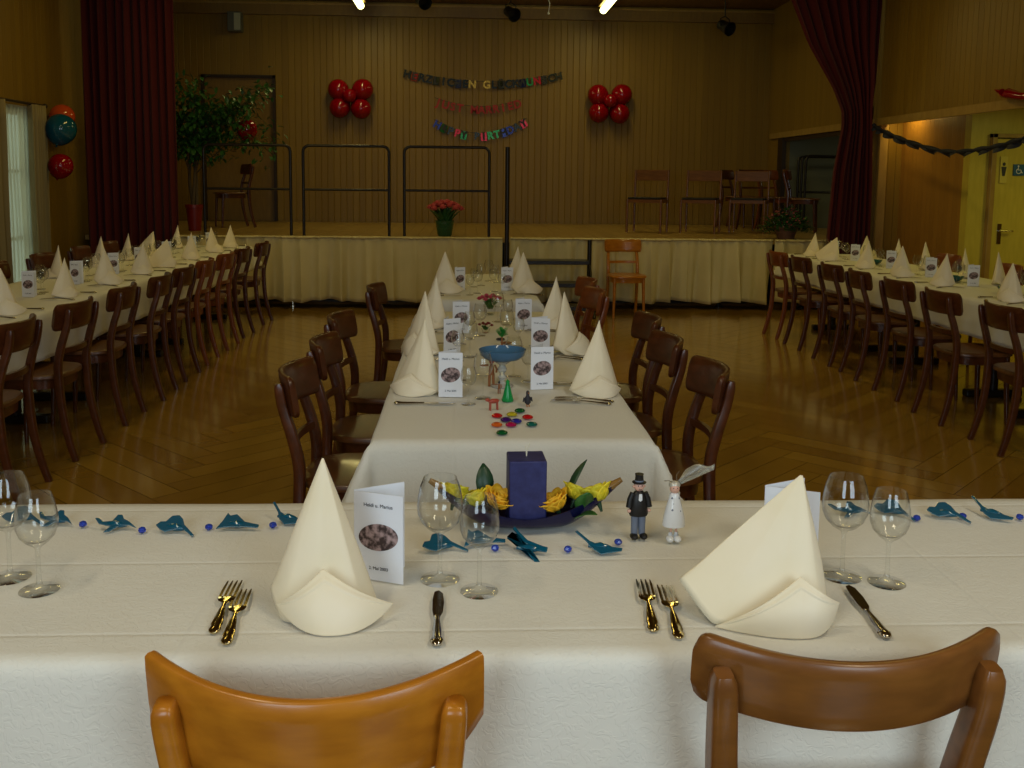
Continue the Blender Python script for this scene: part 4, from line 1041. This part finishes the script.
# toy figures
def figure(x, y, h, mbody, mhead, lab, rz=0):
    t = thing('toy_figure', (x, y, ZT), rz, lab, 'figurine', 'little figures on the centre table'); s_ = h/.11
    b = MB(); b.tube([(-.008*s_, 0, 0), (-.007*s_, 0, .05*s_)], [.005*s_, .0055*s_], 10); b.tube([(.008*s_, 0, 0), (.007*s_, 0, .05*s_)], [.005*s_, .0055*s_], 10)
    b.lathe([(.007, .045), (.012, .052), (.010, .066), (.013, .082), (.006, .088)], 16, sx=s_, sy=.7*s_, c=(0, 0, 0)) if s_ == 1 else b.tube([(0, 0, .045*s_), (0, 0, .066*s_), (0, 0, .086*s_)], [.011*s_, .011*s_, .006*s_], 12)
    b.tube([(-.012*s_, 0, .082*s_), (-.03*s_, -.004, .080*s_), (-.042*s_, -.006, .082*s_)], [.004*s_]*3, 8); b.tube([(.012*s_, 0, .082*s_), (.02*s_, 0, .066*s_), (.018*s_, -.006, .055*s_)], [.004*s_]*3, 8)
    b.build('body', mbody, t)
    b = MB(); b.ball((0, 0, .098*s_), .010*s_, .010*s_, .012*s_); b.ball((0, -.010*s_, .097*s_), .003*s_); b.build('head', mhead, t)
M_brn = mat('brown figure', (.28, .10, .03), .5); M_redh = mat('reddish head', (.4, .04, .02), .5)
figure(.096, 3.42, .105, M_brn, M_redh, 'brown toy figure with reddish head and outstretched arm beside the bowl')
figure(.120, 3.30, .045, M_brn, M_ink, 'tiny brown toy figure standing in front of the blue bowl')
t = thing('toy_penguin', (.208, 3.11, ZT), .3, 'tiny dark upright toy bird standing alone right of the green cone', 'figurine')
b = MB(); b.lathe([(.004, .006), (.011, .014), (.010, .028), (.005, .038), (.006, .042), (.0055, .050), (.001, .054)], 14); b.tube([(-.011, 0, .03), (-.016, 0, .016)], [.004, .002], 8); b.tube([(.011, 0, .03), (.016, 0, .016)], [.004, .002], 8); b.build('body', M_ink, t)
b = MB(); b.tube([(0, -.005, .046), (0, -.014, .045)], [.002, .0005], 6); b.tube([(-.004, 0, .008), (-.004, -.006, 0)], .0018, 6); b.tube([(.004, 0, .008), (.004, -.006, 0)], .0018, 6); b.build('beak_and_feet', mat('orange beak', (.5, .15, .02), .5), t)
b = MB(); b.lathe([(.020, 0), (.021, .004), (.016, .02), (.010, .045), (.006, .06), (.007, .068), (.001, .074)], 20)
tag(b.build('green_cone', mat('green plexi', (.01, .42, .10), .2, trans=.4), loc=(.145, 3.19, ZT)), 'bright green cone shaped figure in front of the blue bowl', 'figurine')
t = thing('toy_animal', (.094, 3.06, ZT), .4, 'tiny red four legged toy animal behind the table gems', 'figurine')
b = MB(); b.ball((0, 0, .030), .020, .008, .008); b.ball((-.022, 0, .036), .008, .006, .006)
for (x, y) in ((-.012, -.004), (-.012, .004), (.012, -.004), (.012, .004)): b.tube([(x, y, .028), (x*1.1, y, 0)], .0022, 6)
b.build('body', mat('pale red plastic', (.55, .10, .06), .3, trans=.3), t)
# green tree decor behind bowl
t = thing('toy_tree', (.165, 4.25, ZT), 0, 'small bright green toy tree behind the blue bowl', 'figurine')
b = MB(); b.tube([(0, 0, 0), (0, 0, .05)], .004, 8); b.build('trunk', M_brn, t)
b = MB()
for k in range(26):
    a = k*2.4; z = .04+.035*(k % 7)/7; leaf_mesh(b, (0, 0, z), (math.cos(a), math.sin(a), .5), .032, .008)
b.build('crown', mat('bright leaf', (.02, .30, .05), .4), t, solid=.0008, angle=180)
def posy(x, y, z, r, h, n_, mp, lab, cat, seed, potm=None, name='flower_bowl', leafn=30):
    t = thing(name, (x, y, z), 0, lab, cat); R = random.Random(seed)
    b = MB(); b.lathe([(r*.32, 0), (r*.38, h*.05), (r*.5, h*.45), (r*.46, h*.45), (r*.3, h*.06)], 24); b.build('vase', potm or M_glass, t)
    b = MB()
    for k in range(leafn):
        a = R.uniform(0, 6.28); q = R.uniform(.1, .7); leaf_mesh(b, (r*.35*math.cos(a)*q, r*.35*math.sin(a)*q, h*.3), (math.cos(a)*q, math.sin(a)*q, .7), h*.55, r*.13)
    b.build('leaves', M_leaf, t, solid=.0008, angle=180)
    for k in range(n_):
        a = k*2.4; q = math.sqrt((k+.5)/n_)*r*.85; b = MB(); c = (q*math.cos(a), q*math.sin(a), h*(.97-.28*(q/r)**2))
        fr = r*.21
        for ring in range(3):
            for p_ in range(5+ring):
                aa = 2*PI*p_/(5+ring)+ring
                leaf_mesh(b, (c[0], c[1], c[2]-fr*.4), (math.cos(aa)*(.3+.35*ring), math.sin(aa)*(.3+.35*ring), 1-.25*ring), fr*1.3, fr*.45, -.3)
        b.build('blossom', mp, t, solid=.0006, angle=180)
M_pink = mat('pink blossoms', (.55, .07, .12), .6); M_vgreen = mat('green glass vase', (.06, .18, .07), .08, trans=.5)
posy(.135, 5.45-.2, ZT, .075, .11, 10, M_pink, 'small bowl of pink flowers on the centre table', 'flowers', 4)
posy(.10, 4.62, ZT, .045, .05, 7, mat('dark red blossoms', (.22, .02, .02), .6), 'little dark red flower posy behind the toy tree', 'flowers', 6, leafn=8)
posy(-.245, 11.27, .815, .225, .41, 22, mat('salmon roses', (.62, .10, .09), .6), 'green glass vase of salmon pink roses on the stage edge', 'flowers', 8, M_vgreen, 'flower_vase', 60)
# dark teal table gems in the middle
for (x, y, lab) in ((.165, 4.42, 'dark oval table gem right of the red posy'), (.19, 4.32, 'brown oval table gem right of the toy tree')):
    b = MB(); b.lathe([(.012, 0), (.018, .004), (.012, .009), (.001, .011)], 16, sx=1.3); tag(b.build('glass_nugget', M_ink if 'dark' in lab else M_brn, loc=(x, y, ZT)), lab, 'table gem')

# ------------------------------------------------------------------ side tables: place settings
def places(side, name, xs, ys, rot, which, cutl, cards, first):
    n = len(ys)
    for i, y in enumerate(ys):
        o_ = ORD[n-1-i]; tail = '%s from the stage on the %s side of the %s table' % (o_, which, name)
        g = 'on the %s table' % name
        k = (N3, N1, N3, N1, N3, N2, N3, N1, N3, N3)[i]
        small(k, .92, (xs, y, ZT), rot*.45+random.uniform(-.25, .25), 'cream folded napkin, '+tail, NP, 'napkins '+g)
        sgn = -1 if xs < (-2.7 if name == 'left' else 3.75) else 1     # direction from table centre to this side
        inx = xs-sgn*.21
        small(G1, .8, (inx, y+.20, ZT), 0, 'larger wine glass, '+tail, WG, 'wine glasses '+g)
        small(G2, .78, (inx+.02*sgn, y+.11, ZT), 0, 'smaller wine glass, '+tail, WG, 'wine glasses '+g)
        if cards and (i % 1 == 0):
            C2.put((inx-.03 if sgn > 0 else inx-.04, y-.03, ZT), .1+random.uniform(-.2, .2), 'white menu card, '+tail, MC, 'menu cards '+g)
        if cutl:
            e = xs+sgn*.13
            lay(KN, (e, y+.17), (e-sgn*.2, y+.17), 'knife, '+tail, 'knife', 'cutlery '+g)
            lay(FS, (e, y-.17), (e-sgn*.2, y-.17), 'fork, '+tail, 'fork', 'cutlery '+g)
places(-1, 'left', -2.46, [4.45, 5.22, 5.98, 6.70, 7.40, 7.98, 8.70, 9.50, 10.15], PI/2, 'aisle', True, True, True)
places(-1, 'left', -2.97, [5.3, 6.15, 7.10, 7.95, 8.55, 9.15, 10.0], -PI/2, 'window', False, False, False)
places(1, 'right', 3.50, [5.15, 5.95, 6.85, 7.50, 8.22, 9.0, 9.52], -PI/2, 'aisle', True, True, True)
places(1, 'right', 3.97, [6.15, 6.92, 7.42, 8.06, 8.62, 9.3], PI/2, 'far', False, False, False)
# decorations on the right table
for i, y in enumerate((6.4, 7.15, 8.6)):
    t = thing('small_bowl', (3.74, y, ZT), 0, 'small blue green glass bowl, %s from the camera along the right table' % ORD[i], 'bowl', 'bowls on the right table')
    b = MB(); b.lathe([(.03, 0), (.055, .012), (.075, .04), (.072, .041), (.05, .016), (.001, .008)], 24); b.build('bowl', mat('teal glass', (.02, .16, .2), .1, trans=.4), t)
posy(3.78, 5.95, ZT, .07, .10, 8, mat('orange red blossoms', (.7, .08, .02), .6), 'orange red flowers in a bowl on the right table', 'flowers', 11, M_vgreen)

# ------------------------------------------------------------------ plants
def ficus():
    t = thing('potted_ficus', (-3.33, 12.0, .817), 0, 'tall green ficus tree in a red pot at the left of the stage', 'plant'); R = random.Random(5)
    b = MB(); b.lathe([(.075, 0), (.10, .28), (.112, .28), (.112, .32), (.095, .32), (.09, .27), (.01, .25)], 28); b.build('pot', mat('dark red pot', (.20, .012, .008), .4), t)
    b = MB(); tips = []
    for k in range(3):
        a = k*2.1; b.tube([(.03*math.cos(a), .03*math.sin(a), .25), (.05*math.cos(a+1), .05*math.sin(a+1), .6), (.04*math.cos(a+2), .04*math.sin(a+2), .95), (.12*math.cos(a), .1*math.sin(a), 1.25)], [.022, .018, .014, .01], 8)
    for k in range(26):
        a = R.uniform(0, 6.28); h0 = R.uniform(.7, 1.25); e = Vector((.16+R.uniform(-.62, .80), R.uniform(-.35, .35), R.uniform(.95, 1.78)))
        s0 = Vector((.04*math.cos(a), .04*math.sin(a), h0)); m_ = (s0+e)/2+Vector((0, 0, .12)); b.tube([s0, m_, e], [.009, .006, .002], 5)
        tips += [s0.lerp(m_, .6), m_, (m_+e)/2, e]
    b.build('trunk', mat('bark', (.09, .06, .03), .8), t)
    b = MB()
    for p in tips:
        for k in range(20):
            q = p+Vector((R.gauss(0, .085), R.gauss(0, .08), R.gauss(0, .075)))
            leaf_mesh(b, q, (R.uniform(-1, 1), R.uniform(-1, .6), R.uniform(-1.2, .1)), R.uniform(.065, .095), R.uniform(.018, .026))
    b.build('foliage', M_leaf, t, angle=180)
ficus()
t = thing('stage_plant', (3.76, 11.12, .815), 0, 'bushy green plant with pinkish flowers on the stage corner by the right curtain', 'plant'); R = random.Random(9)
b = MB(); b.lathe([(.09, 0), (.13, .13), (.14, .13), (.14, .16), (.12, .16), (.1, .1), (.01, .1)], 24); b.build('pot', mat('clay pot', (.16, .07, .04), .6), t)
b = MB()
for k in range(420):
    a = R.uniform(0, 6.28); q = math.sqrt(R.random())*.29; z = .13+.26*(1-(q/.3)**2)*R.random()+R.uniform(-.08, .02)*(q > .15)
    leaf_mesh(b, (q*math.cos(a), q*math.sin(a)*.7, z), (math.cos(a)+R.uniform(-.5, .5), math.sin(a)+R.uniform(-.5, .5), R.uniform(-.2, .9)), R.uniform(.05, .08), .016)
b.build('foliage', M_leaf, t, angle=180)
b = MB()
for k in range(40):
    a = R.uniform(0, 6.28); q = math.sqrt(R.random())*.28; b.ball((q*math.cos(a), q*math.sin(a)*.7, .15+.22*(1-(q/.3)**2)), .014, .014, .010, 6)
o = b.build('blossoms', mat('dusky pink', (.28, .07, .07), .6), t); o['kind'] = 'stuff'
